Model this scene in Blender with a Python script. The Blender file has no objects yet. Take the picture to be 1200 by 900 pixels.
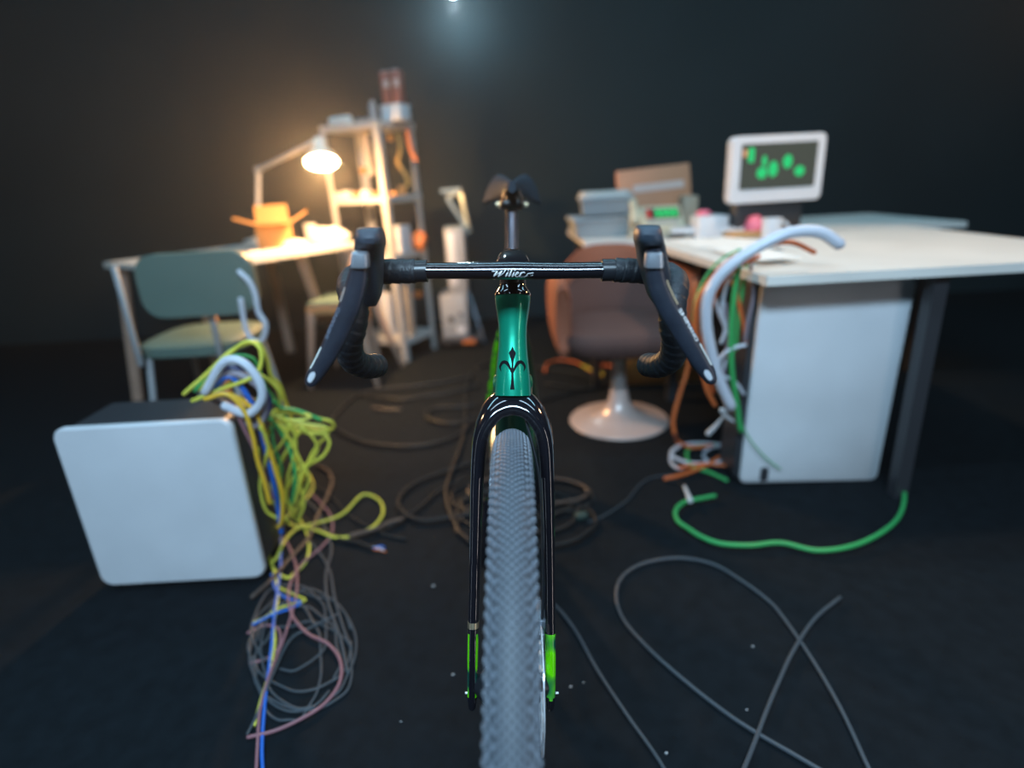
import bpy, bmesh, math, random
from mathutils import Vector, Matrix
random.seed(7)
PI = math.pi
C = bpy.context.scene.collection
sc = bpy.context.scene

# ---------------------------------------------------------------- camera
F_PX, PITCH, CAM_H, ROLL = 680.0, 0.336, 0.993, 0.055
_r0 = Vector((1, 0, 0)); _u0 = Vector((0, math.sin(PITCH), math.cos(PITCH))); FWD = Vector((0, math.cos(PITCH), -math.sin(PITCH)))
RIGHT = _r0 * math.cos(ROLL) - _u0 * math.sin(ROLL)
UP = _u0 * math.cos(ROLL) + _r0 * math.sin(ROLL)
CAM = Vector((0, 0, CAM_H))
cam_data = bpy.data.cameras.new('camera')
cam = bpy.data.objects.new('camera', cam_data); C.objects.link(cam)
M3 = Matrix((RIGHT, UP, -FWD)).transposed()
cam.matrix_world = Matrix.Translation(CAM) @ M3.to_4x4()
cam_data.sensor_width = 36.0; cam_data.lens = F_PX / 1200 * 36
cam_data.clip_start = 0.02
cam_data.dof.use_dof = True; cam_data.dof.focus_distance = 0.80; cam_data.dof.aperture_fstop = 1.35
sc.camera = cam

# ---------------------------------------------------------------- world, lights, exposure
w = bpy.data.worlds.new('world'); sc.world = w; w.use_nodes = True
w.node_tree.nodes['Background'].inputs[0].default_value = (0.35, 0.55, 0.8, 1)
w.node_tree.nodes['Background'].inputs[1].default_value = 0.12
vsn = w.node_tree.nodes.new('ShaderNodeVolumeScatter')      # thin haze in the room air
vsn.inputs['Density'].default_value = 0.0105; vsn.inputs['Anisotropy'].default_value = 0.8; vsn.inputs['Color'].default_value = (.95, .97, 1, 1)
w.node_tree.links.new(vsn.outputs[0], w.node_tree.nodes['World Output'].inputs['Volume'])
sc.view_settings.view_transform = 'Standard'; sc.view_settings.look = 'None'
sc.view_settings.gamma = 1; sc.view_settings.use_curve_mapping = False
sc.view_settings.exposure = 0.12

def light(name, kind, loc, energy, color, aim=None, **kw):
    d = bpy.data.lights.new(name, kind); d.energy = energy; d.color = color
    for k, v in kw.items(): setattr(d, k, v)
    o = bpy.data.objects.new(name, d); C.objects.link(o); o.location = loc
    if aim is not None:
        o.rotation_euler = (Vector(aim) - Vector(loc)).to_track_quat('-Z', 'Y').to_euler()
    return o
COOL = (0.52, 0.78, 1.0)
light('softbox_front', 'AREA', (-0.15, -0.9, 2.3), 95, COOL, (0, 0.7, 0.5), shape='RECTANGLE', size=1.3, size_y=0.35)
softbox_bike = light('softbox_bike', 'AREA', (0.0, 0.9, 2.75), 24, COOL, (0, 0.9, 0.0), shape='RECTANGLE', size=3.8, size_y=0.18)
light('softbox_room', 'AREA', (0.0, 2.4, 2.9), 40, (0.38, 0.78, 1.0), (0.0, 2.4, 0.0), shape='RECTANGLE', size=5.6, size_y=0.25)
light('strip_right', 'AREA', (1.35, -0.15, 0.95), 5, (1.0, 0.93, 0.9), (0, 0.65, 0.6), shape='RECTANGLE', size=0.07, size_y=1.9)
light('strip_left', 'AREA', (-1.5, 0.0, 1.0), 1.6, (0.7, 0.85, 1.0), (0, 0.65, 0.6), shape='RECTANGLE', size=0.05, size_y=1.7)
light('warm_spot_right', 'SPOT', (1.35, 1.85, 2.1), 55, (1.0, 0.66, 0.40), (1.15, 1.9, 0.72), spot_size=1.45, spot_blend=0.5, shadow_soft_size=0.08)  # unseen spot added to warm the right desk
light('warm_kicker_left', 'SPOT', (-2.3, 1.9, 1.8), 40, (1.0, 0.55, 0.26), (0, 0.8, 0.88), spot_size=0.31, spot_blend=0.4, shadow_soft_size=0.12)
light('warm_kicker_right', 'SPOT', (2.4, 2.2, 1.8), 40, (1.0, 0.55, 0.26), (0, 0.8, 0.88), spot_size=0.31, spot_blend=0.4, shadow_soft_size=0.12)

# ---------------------------------------------------------------- pixel -> world helpers (build-time measuring only)
def ray(px, py, R=RIGHT, U=UP): return FWD + R * ((px - 600) / F_PX) - U * ((py - 450) / F_PX)
def G(px, py, z=0.0):
    d = ray(px, py); return CAM + d * ((z - CAM_H) / d.z)
def W(px, py, Y):
    d = ray(px, py); return CAM + d * (Y / d.y)
# bike space: the same camera without roll (the bike leans slightly in the room)
def B(px, py, Y):
    d = ray(px, py, _r0, _u0); return CAM + d * (Y / d.y)
def BP(px, py, Yc, k):       # on the plane Y = Yc + k*z
    d = ray(px, py, _r0, _u0); t = (Yc + k * CAM_H) / (d.y - k * d.z); return CAM + d * t
BIKE_M = Matrix.Translation(CAM) @ Matrix.Rotation(-ROLL, 4, -FWD) @ Matrix.Translation(-CAM)

if ((BIKE_M.to_3x3() @ _r0) - RIGHT).length > 1e-3:
    BIKE_M = Matrix.Translation(CAM) @ Matrix.Rotation(ROLL, 4, -FWD) @ Matrix.Translation(-CAM)

softbox_bike.matrix_world = BIKE_M @ Matrix.Translation((0, 0.9, 2.75))       # hung parallel to the handlebar

# ---------------------------------------------------------------- materials
MATS = {}
def mat(name, col, rough=0.5, metal=0.0, bump=0.0, bscale=40.0, vary=0.12, vscale=6.0, coat=0.0, emit=None, estr=0.0, trans=0.0, alpha=1.0, spec=0.5, aniso=None):
    if name in MATS: return MATS[name]
    m = bpy.data.materials.new(name); m.use_nodes = True; MATS[name] = m
    nt = m.node_tree; b = nt.nodes['Principled BSDF']
    b.inputs['Roughness'].default_value = rough; b.inputs['Metallic'].default_value = metal
    b.inputs['Specular IOR Level'].default_value = spec
    b.inputs['Coat Weight'].default_value = coat; b.inputs['Coat Roughness'].default_value = 0.05
    b.inputs['Transmission Weight'].default_value = trans; b.inputs['Alpha'].default_value = alpha
    tc = nt.nodes.new('ShaderNodeTexCoord')
    nz = nt.nodes.new('ShaderNodeTexNoise'); nz.inputs['Scale'].default_value = vscale; nz.inputs['Detail'].default_value = 4
    nt.links.new(tc.outputs['Object'], nz.inputs['Vector'])
    mx = nt.nodes.new('ShaderNodeMix'); mx.data_type = 'RGBA'
    mx.inputs['A'].default_value = tuple(max(0, c * (1 - vary)) for c in col) + (1,)
    mx.inputs['B'].default_value = tuple(min(1, c * (1 + vary)) for c in col) + (1,)
    nt.links.new(nz.outputs['Fac'], mx.inputs['Factor']); nt.links.new(mx.outputs['Result'], b.inputs['Base Color'])
    if bump:
        n2 = nt.nodes.new('ShaderNodeTexNoise'); n2.inputs['Scale'].default_value = bscale; n2.inputs['Detail'].default_value = 3
        nt.links.new(tc.outputs['Object'], n2.inputs['Vector'])
        bp = nt.nodes.new('ShaderNodeBump'); bp.inputs['Strength'].default_value = bump; bp.inputs['Distance'].default_value = 0.002
        nt.links.new(n2.outputs['Fac'], bp.inputs['Height']); nt.links.new(bp.outputs['Normal'], b.inputs['Normal'])
    if emit:
        b.inputs['Emission Color'].default_value = tuple(emit) + (1,); b.inputs['Emission Strength'].default_value = estr
    return m
GLOSS = mat('gloss_black_carbon', (0.006, 0.006, 0.009), 0.10, coat=1.0)
SATIN = mat('satin_black', (0.012, 0.014, 0.018), 0.32, bump=0.1)
RUBBER = mat('black_hood_rubber', (0.030, 0.043, 0.062), 0.42, bump=0.25, bscale=300)
TAPE = mat('black_bar_tape', (0.012, 0.016, 0.022), 0.48, bump=0.5, bscale=220)
LEVER = mat('dark_carbon_lever', (0.014, 0.018, 0.028), 0.34, bump=0.15, bscale=120, vary=0.4, vscale=60)
SILVER = mat('brushed_silver', (0.72, 0.76, 0.82), 0.34, 0.45)
GREY_METAL = mat('grey_metal', (0.30, 0.34, 0.40), 0.3, 0.7)
GREEN = mat('green_frame_paint', (0.0, 0.33, 0.20), 0.30, 0.55, coat=0.6, vary=0.05)
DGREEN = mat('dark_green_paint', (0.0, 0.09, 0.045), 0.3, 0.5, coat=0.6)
LIME = None
WHITE_INK = mat('white_ink', (0.95, 0.96, 0.98), 0.4)
BLACK_INK = mat('black_ink', (0.003, 0.005, 0.008), 0.7, spec=0.1)
CASING = mat('shaded_tyre_casing', (0.045, 0.054, 0.066), 0.6, bump=0.2, bscale=400)  # groove shade between the knobs put into the casing colour
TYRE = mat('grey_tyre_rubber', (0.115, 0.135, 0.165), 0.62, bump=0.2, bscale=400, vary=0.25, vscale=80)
GOLD = mat('champagne_metal', (0.75, 0.62, 0.42), 0.3, 0.9)

def floor_mat():
    m = mat('black_carpet', (0.0056, 0.0085, 0.0115), 0.9, bump=0.7, bscale=350, vary=0.5, vscale=25, spec=0.12)
    return m
def lime_mat():
    m = bpy.data.materials.new('lime_marbled_paint'); m.use_nodes = True; nt = m.node_tree; b = nt.nodes['Principled BSDF']
    b.inputs['Roughness'].default_value = 0.25; b.inputs['Coat Weight'].default_value = 0.6
    tc = nt.nodes.new('ShaderNodeTexCoord'); nz = nt.nodes.new('ShaderNodeTexNoise'); nz.inputs['Scale'].default_value = 26; nz.inputs['Detail'].default_value = 1
    nt.links.new(tc.outputs['Object'], nz.inputs['Vector'])
    cr = nt.nodes.new('ShaderNodeValToRGB'); cr.color_ramp.elements[0].position = 0.38; cr.color_ramp.elements[0].color = (0.0, 0.08, 0.05, 1)
    cr.color_ramp.elements[1].position = 0.50; cr.color_ramp.elements[1].color = (0.14, 0.75, 0.0, 1)
    nt.links.new(nz.outputs['Fac'], cr.inputs['Fac']); nt.links.new(cr.outputs['Color'], b.inputs['Base Color'])
    return m
LIME = lime_mat()

# ---------------------------------------------------------------- mesh helpers
def box(bm, c, s, rot=None, bevel=0.0, segs=2, taper=None):
    """box centred at c, size s; rot = Matrix 3x3 or z angle"""
    t = bmesh.new(); bmesh.ops.create_cube(t, size=1.0)
    for v in t.verts:
        v.co = Vector((v.co.x * s[0], v.co.y * s[1], v.co.z * s[2]))
        if taper and v.co.z > 0: v.co.x *= taper[0]; v.co.y *= taper[1]
    if bevel > 0:
        bmesh.ops.bevel(t, geom=t.edges[:], offset=bevel, segments=segs, affect='EDGES', profile=0.5)
    R = Matrix.Rotation(rot, 3, 'Z') if isinstance(rot, (int, float)) else (rot if rot is not None else Matrix.Identity(3))
    merge(bm, t, Matrix.Translation(Vector(c)) @ R.to_4x4()); t.free()
def merge(bm, t, M=None):
    vm = {}
    for v in t.verts: vm[v] = bm.verts.new((M @ v.co) if M is not None else v.co)
    for f in t.faces:
        try:
            nf = bm.faces.new([vm[v] for v in f.verts]); nf.material_index = f.material_index
        except ValueError: pass
def rings(bm, R, close=True, cap=True, mi=0):
    vs = [[bm.verts.new(p) for p in r] for r in R]
    n = len(vs[0])
    for a, b in zip(vs, vs[1:]):
        for i in range(n if close else n - 1):
            j = (i + 1) % n
            f = bm.faces.new((a[i], a[j], b[j], b[i])); f.material_index = mi
    if cap and close:
        bm.faces.new(list(reversed(vs[0]))).material_index = mi; bm.faces.new(vs[-1]).material_index = mi
    return vs
def catmull(P, n):
    P = [Vector(p) for p in P]
    if len(P) == 2: return [P[0].lerp(P[1], i / n) for i in range(n + 1)]
    Q = [P[0] * 2 - P[1]] + P + [P[-1] * 2 - P[-2]]
    out = []
    for i in range(1, len(Q) - 2):
        for k in range(n):
            t = k / n; a, b, c, d = Q[i - 1], Q[i], Q[i + 1], Q[i + 2]
            out.append(0.5 * ((2 * b) + (-a + c) * t + (2 * a - 5 * b + 4 * c - d) * t * t + (-a + 3 * b - 3 * c + d) * t ** 3))
    out.append(P[-1]); return out
def lerp_list(L, n, m):      # interpolate a list of control values to n*(len-1)+1 samples
    out = []
    for a, b in zip(L, L[1:]):
        for k in range(n): out.append(a + (b - a) * k / n)
    out.append(L[-1]); return out
def tube(bm, pts, r, seg=8, n=6, flat=None, ref=None, mi=0, smooth_path=True, round_end=True):
    """sweep; r number or list per control point; flat = (a,b) ellipse factors; ref = preferred side vector"""
    path = catmull(pts, n) if smooth_path else [Vector(p) for p in pts]
    if isinstance(r, (list, tuple)):
        rr = lerp_list(list(r), n, 0) if smooth_path else list(r)
    else: rr = [r] * len(path)
    T = []
    for i in range(len(path)):
        a = path[max(0, i - 1)]; b = path[min(len(path) - 1, i + 1)]
        t = (b - a); T.append(t.normalized() if t.length > 1e-9 else Vector((0, 0, 1)))
    u = Vector(ref) if ref is not None else (Vector((0, 0, 1)) if abs(T[0].z) < 0.9 else Vector((1, 0, 0)))
    R = []
    for i, p in enumerate(path):
        t = T[i]
        if ref is not None: u = Vector(ref)
        u = (u - t * u.dot(t));
        if u.length < 1e-6: u = t.orthogonal()
        u.normalize(); v = t.cross(u)
        fa, fb = flat if flat else (1, 1)
        ring = [p + (u * math.cos(2 * PI * k / seg) * fa + v * math.sin(2 * PI * k / seg) * fb) * rr[i] for k in range(seg)]
        R.append(ring)
    if round_end:
        r0 = rr[0]; r1 = rr[-1]
        def shrink(ring, p, s, off): return [p + (q - p) * s + off for q in ring]
        R = [shrink(R[0], path[0], 0.6, -T[0] * r0 * 0.45)] + R + [shrink(R[-1], path[-1], 0.6, T[-1] * r1 * 0.45)]
    rings(bm, R, mi=mi)
def lathe(bm, prof, c=(0, 0, 0), seg=32, axis=None, cap=True, mi=0):
    """prof: list of (radius, height)"""
    M = Matrix.Translation(Vector(c))
    if axis is not None: M = M @ Vector((0, 0, 1)).rotation_difference(Vector(axis).normalized()).to_matrix().to_4x4()
    R = [[M @ Vector((r * math.cos(2 * PI * k / seg), r * math.sin(2 * PI * k / seg), h)) for k in range(seg)] for r, h in prof]
    rings(bm, R, cap=cap, mi=mi)
def sring(c, ux, uy, a, b, n=20, p=3.0):
    out = []
    for k in range(n):
        t = 2 * PI * k / n; co, si = math.cos(t), math.sin(t)
        x = math.copysign(abs(co) ** (2 / p), co) * a; y = math.copysign(abs(si) ** (2 / p), si) * b
        out.append(Vector(c) + Vector(ux) * x + Vector(uy) * y)
    return out
def obj(name, bm, mats, parent=None, smooth=True, M=None, label=None, kind=None, angle=40):
    bmesh.ops.recalc_face_normals(bm, faces=bm.faces[:])
    if M is not None: bm.transform(M)
    me = bpy.data.meshes.new(name); bm.to_mesh(me); bm.free()
    mats = mats if isinstance(mats, (list, tuple)) else [mats]
    for m in mats: me.materials.append(m)
    if smooth:
        for p in me.polygons: p.use_smooth = True
        try: me.set_sharp_from_angle(angle=math.radians(angle))
        except Exception: pass
    o = bpy.data.objects.new(name, me); C.objects.link(o)
    if parent is not None:
        o.parent = parent; o.matrix_parent_inverse = world_of(parent).inverted()
    if label: o['label'] = label
    if kind: o['kind'] = kind
    return o
def world_of(o):
    M = o.matrix_basis.copy(); p = o; 
    if o.parent is not None: M = world_of(o.parent) @ o.matrix_parent_inverse @ M
    return M
def thing(name, label, cat, loc, group=None, rotz=0.0):
    o = bpy.data.objects.new(name, None); C.objects.link(o); o.empty_display_size = 0.05
    o.location = loc; o.rotation_euler = (0, 0, rotz); o['label'] = label; o['category'] = cat
    if group: o['group'] = group
    return o
def tag(o, label, cat, group=None):
    o['label'] = label; o['category'] = cat
    if group: o['group'] = group
    return o
def NB(): return bmesh.new()
def one(name, mats, label, cat, build, group=None, smooth=True, M=None, **kw):
    bm = NB(); build(bm); return tag(obj(name, bm, mats, None, smooth, M), label, cat, group)
def part(parent, name, mats, build, M=None, smooth=True, **kw):
    bm = NB(); build(bm); return obj(name, bm, mats, parent, smooth, M, **kw)

# ================================================================ SETTING
def struct(name, bm, m): 
    o = obj(name, bm, m, None, False); o['kind'] = 'structure'; return o
X0, X1, Y0, Y1, ZC = -4.4, 4.4, -2.6, 4.4, 3.1
bm = NB(); box(bm, (0, (Y0 + Y1) / 2, -0.05), (X1 - X0 + .4, Y1 - Y0 + .4, 0.1)); struct('floor', bm, floor_mat())
WALLM = mat('black_wall_drape', (0.016, 0.029, 0.035), 0.85, bump=0.5, bscale=12, vary=0.25, vscale=1.5, spec=0.2)
def drape(bm, a, b, z1, amp=0.02, wl=0.31):
    a = Vector(a); b = Vector(b); L = (b - a).length; d = (b - a).normalized(); nrm = Vector((-d.y, d.x, 0)); n = int(L / 0.04)
    R = []
    for i in range(n + 1):
        s = L * i / n; off = amp * (math.sin(s / wl * 2 * PI) + 0.5 * math.sin(s / wl * 0.61 * 2 * PI + 1)) * 0.35
        p = a + d * s + nrm * off; R.append([p, p + Vector((0, 0, z1))])
    rings(bm, R, close=False, cap=False)
bm = NB(); box(bm, (0, Y1 + 0.06, ZC / 2), (X1 - X0 + .4, 0.1, ZC)); struct('wall_back', bm, WALLM)
bm = NB(); box(bm, (X0 - 0.05, (Y0 + Y1) / 2, ZC / 2), (0.1, Y1 - Y0, ZC)); struct('wall_left', bm, WALLM)
bm = NB(); box(bm, (X1 + 0.05, (Y0 + Y1) / 2, ZC / 2), (0.1, Y1 - Y0, ZC)); struct('wall_right', bm, WALLM)
bm = NB(); box(bm, (0, Y0 - 0.05, ZC / 2), (X1 - X0 + .4, 0.1, ZC)); struct('wall_front', bm, WALLM)
bm = NB(); box(bm, (0, (Y0 + Y1) / 2, ZC + 0.05), (X1 - X0 + .4, Y1 - Y0 + .4, 0.1)); struct('ceiling', bm, WALLM)

# hanging lamp whose rim just peeks in at the top edge, washing the back wall
p = W(531, -3, 4.15)
lp = thing('hanging_lamp', 'small bright lamp at the top edge of the picture, washing the dark back wall', 'lamp', (p.x, p.y, p.z))
part(lp, 'lamp_shade', mat('grey_lamp_shade', (0.3, 0.32, 0.34), 0.4), lambda b: lathe(b, [(0.03, 0.13), (0.045, 0.12), (0.06, 0.02), (0.058, 0.02), (0.04, 0.11), (0.0, 0.115)], p, 24, cap=False))
part(lp, 'bulb', mat('cool_bulb', (1, 1, 1), 0.3, emit=(0.75, 0.92, 1.0), estr=25), lambda b: lathe(b, [(0.001, 0.0), (0.018, 0.006), (0.026, 0.03), (0.018, 0.055), (0.012, 0.1)], p, 16))
part(lp, 'cord', SATIN, lambda b: tube(b, [p + Vector((0, 0, 0.13)), Vector((p.x, p.y, ZC))], 0.003, 6, 2))
light('hanging_lamp_light', 'POINT', (p.x, p.y, p.z - 0.04), 9, (0.7, 0.92, 1.0), shadow_soft_size=0.03)

# ================================================================ BICYCLE
bike = thing('bicycle', 'black and green drop-bar gravel bicycle facing the viewer, knobbly grey front tyre', 'bicycle', (0, 0, 0))
bike.matrix_world = BIKE_M @ Matrix.Translation((0, 0.605, 0))
bike.matrix_basis = BIKE_M @ Matrix.Translation((0, 0.605, 0))
def bp(name, mats, build, parent=None, smooth=True, **kw):
    return part(parent or bike, name, mats, build, M=BIKE_M, smooth=smooth, **kw)
AX = Vector((0.0, 0.605, 0.350)); RT = 0.349
KZ = 0.5; YC = 0.605 - KZ * 0.35              # fork plane  Y = YC + KZ z
def FP(px, py): return BP(px, py, YC, KZ)
def pxr(p, r): return r / F_PX * ((Vector(p) - CAM).dot(FWD))    # pixel radius -> metres at p
# --- fork
fx = [(553.5, 829, 4.5), (553.5, 815, 6.0), (554, 770, 6.3), (555, 720, 6.5), (557, 640, 7.0), (559, 560, 8.2), (562.5, 515, 9.6), (570, 492, 10.5), (583, 476, 11.2), (601, 470, 11.5)]
full = fx + [(1201 - a if a > 560 else 1200 - a + (-1.5 if a < 556 else 0), b, c) for a, b, c in reversed(fx[:-1])]
def right_x(i, a, b): return {829: 645, 815: 645, 770: 645, 720: 644.5, 640: 643.5, 560: 641.5, 515: 638.5, 492: 631.5, 476: 618.5}[b]
full = fx + [(right_x(0, a, b), b, c) for a, b, c in reversed(fx[:-1])]
fpts = [FP(a, b) for a, b, c in full]; frad = [pxr(FP(a, b), c) for a, b, c in full]
def build_fork(b):
    path = catmull(fpts, 8); rr = lerp_list(frad, 8, 0)
    t = [(path[min(i + 1, len(path) - 1)] - path[max(i - 1, 0)]).normalized() for i in range(len(path))]
    dep = Vector((0, -0.94, -0.33)); R = []
    for i, q in enumerate(path):
        u = dep - t[i] * dep.dot(t[i]); u.normalize(); v = t[i].cross(u)
        dr = rr[i] * (1.55 if q.z < 0.62 else 1.55 + (q.z - 0.62) * 4)
        R.append(sring(q, u, v, dr, rr[i], 20, 2.2))
    p0, p1 = path[0], path[-1]
    R = [[p0 + (x - p0) * .55 - t[0] * rr[0] * .6 for x in R[0]]] + R + [[p1 + (x - p1) * .55 + t[-1] * rr[-1] * .6 for x in R[-1]]]
    rings(b, R)
    for f in b.faces:
        c = f.calc_center_median()
        zl, zh = FP(645, 812).z, FP(645, 736).z
        if zl < c.z < zh:
            if c.x > 0: f.material_index = 1
            else:
                n = f.normal if f.normal.length else Vector((0, 0, 0)); f.normal_update()
                f.material_index = 1 if abs(f.normal.x) > 0.80 else 0
fork = bp('fork', [GLOSS, LIME], build_fork)
q = FP(554.8, 731); 
bp('fork_ring', GOLD, lambda b: rings(b, [sring(q + Vector((0, 0.5, 1)) * s, (0, -0.9, 0.4), (1, 0, 0), pxr(q, 6.7) * 1.6, pxr(q, 6.75), 20, 2.2) for s in (-0.0035, 0.0035)]), fork, label='champagne metal band around the fork leg')
for sx, px in ((-1, 546.5), (-1, 561), (1, 637.5), (1, 653)):
    q = FP(px, 812); bp('fork_bolt', SILVER, lambda b: lathe(b, [(.0005, -.002), (.0016, -.0015), (.0016, .0015), (.0005, .002)], q, 12, axis=(1, 0, 0)), fork)
# bright screws on the fork crown
q = FP(622.5, 463)
# --- head tube
AXD = Vector((0, 0.326, 0.945)); AX0 = FP(601, 463) * 1.0
AX0 = Vector((B(601, 463, 0.785).x, 0.785, B(601, 463, 0.785).z))
# the steering axis plane: Y = AX0.y + .345 (z - AX0.z)
def HT(px, py): return BP(px, py, AX0.y - 0.345 * AX0.z, 0.345)
NH = Vector((0, -0.945, 0.326)).normalized() * 1.0
ht = [(463.5, 21.4), (461, 21.4), (450, 21.0), (440, 20.2), (428, 18.8), (415, 17.4), (400, 16.4), (389, 16.3), (378, 17.0), (367, 18.8), (358, 20.2), (351, 20.9), (347, 20.7)]
def HR(py):
    L = sorted(ht)
    for (a, ra), (b, rb) in zip(L, L[1:]):
        if a <= py <= b: return ra + (rb - ra) * (py - a) / (b - a)
    return L[0][1] if py < L[0][0] else L[-1][1]
def ht_ring(py, r, n=40):
    c = HT(601, py); R = pxr(c, r); return sring(c, (1, 0, 0), Vector((0, 0.945, -0.326)), R, R * 1.0, n, 2.0)
L = []
for i in range(60):
    py = 463.5 + (347 - 463.5) * i / 59; s = sum(HR(min(463.5, max(347, py + d))) for d in (-6, -3, 0, 3, 6)) / 5; L.append(ht_ring(py, s))
frame = bp('frame', [GREEN, DGREEN], lambda b: None)
bp('head_tube', GREEN, lambda b: rings(b, L), frame)
# frame tubes
HB = HT(601, 455); HTOP = HT(601, 362); BB = Vector((0, 1.20, 0.28)); ST = Vector((0, 1.385, 0.765)); RA = Vector((0, 1.625, 0.350))
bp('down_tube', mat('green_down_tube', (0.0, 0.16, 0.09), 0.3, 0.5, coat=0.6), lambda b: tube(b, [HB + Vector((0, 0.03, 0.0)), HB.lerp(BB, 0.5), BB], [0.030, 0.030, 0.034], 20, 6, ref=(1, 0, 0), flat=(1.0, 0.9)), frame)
bp('top_tube', GREEN, lambda b: tube(b, [HTOP + Vector((0, 0.02, 0)), ST], [0.019, 0.015], 16, 8, ref=(1, 0, 0)), frame)
bp('seat_tube', GREEN, lambda b: tube(b, [BB, ST + Vector((0, 0.008, 0.03))], [0.019, 0.0165], 16, 4), frame)
for s in (-1, 1):
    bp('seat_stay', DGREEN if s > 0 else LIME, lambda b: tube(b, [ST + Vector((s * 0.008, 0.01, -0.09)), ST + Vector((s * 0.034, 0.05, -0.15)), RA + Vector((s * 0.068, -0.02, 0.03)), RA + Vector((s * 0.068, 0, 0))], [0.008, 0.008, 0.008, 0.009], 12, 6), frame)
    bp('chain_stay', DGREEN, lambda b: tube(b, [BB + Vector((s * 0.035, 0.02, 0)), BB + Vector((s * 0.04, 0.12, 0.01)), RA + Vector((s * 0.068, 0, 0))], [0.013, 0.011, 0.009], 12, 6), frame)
# emblem on the head tube, laid on the tube surface
def on_head(px, py, lift=0.0006):
    c = HT(601, py); R = pxr(c, HR(py)); x = (px - 601) / F_PX * ((c - CAM).dot(FWD) - R); x = max(-R * .98, min(R * .98, x))
    return c + Vector((x, 0, 0)) + Vector((0, -0.945, 0.326)) * (math.sqrt(R * R - x * x) + lift)
def ribbon(b, pts, wd, f, n=8):
    P = catmull([Vector((x, y, 0)) for x, y in pts], n); wl = lerp_list(wd, n, 0); R = []
    for i, q in enumerate(P):
        t = (P[min(i + 1, len(P) - 1)] - P[max(0, i - 1)]).normalized(); nn = Vector((-t.y, t.x, 0))
        R.append([f(q.x + nn.x * wl[i] * s, q.y + nn.y * wl[i] * s) for s in (-0.5, 0, 0.5)])
    rings(b, R, close=False, cap=False)
def zc(x, y): return (540 + x / 4.5, 280 + y / 4.5)
def emblem(b):
    # front offset makes the drawing ~3% larger; measured in picture pixels
    ribbon(b, [zc(272, 572), zc(272, 588), zc(272, 606), zc(272, 634), zc(272, 660)], [0.3, 3.5, 8.4, 4.4, 2.0], on_head)
    ribbon(b, [zc(272, 650), zc(272, 690), zc(272, 740), zc(272, 770), zc(272, 793)], [2.0, 2.4, 2.8, 4.0, 5.2], on_head)
    for s in (-1, 1):
        m = lambda x, y: zc(272 + s * (272 - x), y)
        ribbon(b, [m(212, 699), m(206, 676), m(220, 654), m(240, 655), m(258, 680), m(272, 712)], [0.4, 2.4, 3.6, 4.2, 3.0, 1.6], on_head)
bp('head_emblem', BLACK_INK, emblem, frame, label='black three-pronged spear emblem')
# --- headset cone, spacers, stem
bp('headset_cover', GLOSS, lambda b: rings(b, [ht_ring(py, r) for py, r in ((347.5, 21.3), (345, 21.3), (341, 18.6), (336, 15.6), (333, 14.9))]))
bp('spacer', SATIN, lambda b: rings(b, [ht_ring(py, r) for py, r in ((333.5, 15.2), (328.5, 15.2))]))
BARY = 0.745
bc = B(601, 317, BARY); SC = F_PX / ((bc - CAM).dot(FWD))
def stem(b):
    # body from the bar clamp back to the steerer
    a = bc; c = HT(601, 312); secs = []
    for t, hw, hh, dz in ((-0.10, .0165, .0085, 0), (0.05, .0235, .0125, 0.001), (0.3, .0225, .0150, 0.004), (0.6, .0215, .0170, .0065), (0.9, .0205, .0175, 0.008), (1.05, .019, .017, 0.008), (1.15, .011, .012, 0.006)):
        q = a.lerp(c, t); secs.append(sring(q + Vector((0, 0, dz)), (1, 0, 0), (0, 0.1, 1), hw, hh, 24, 2.8))
    rings(b, secs)
bp('stem', GLOSS, stem)
c = HT(601, 320)
bp('steerer_clamp', SATIN, lambda b: lathe(b, [(0.0165, -0.03), (0.0175, -0.028), (0.0175, 0.010), (0.013, 0.014)], c, 24, axis=AXD))
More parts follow.
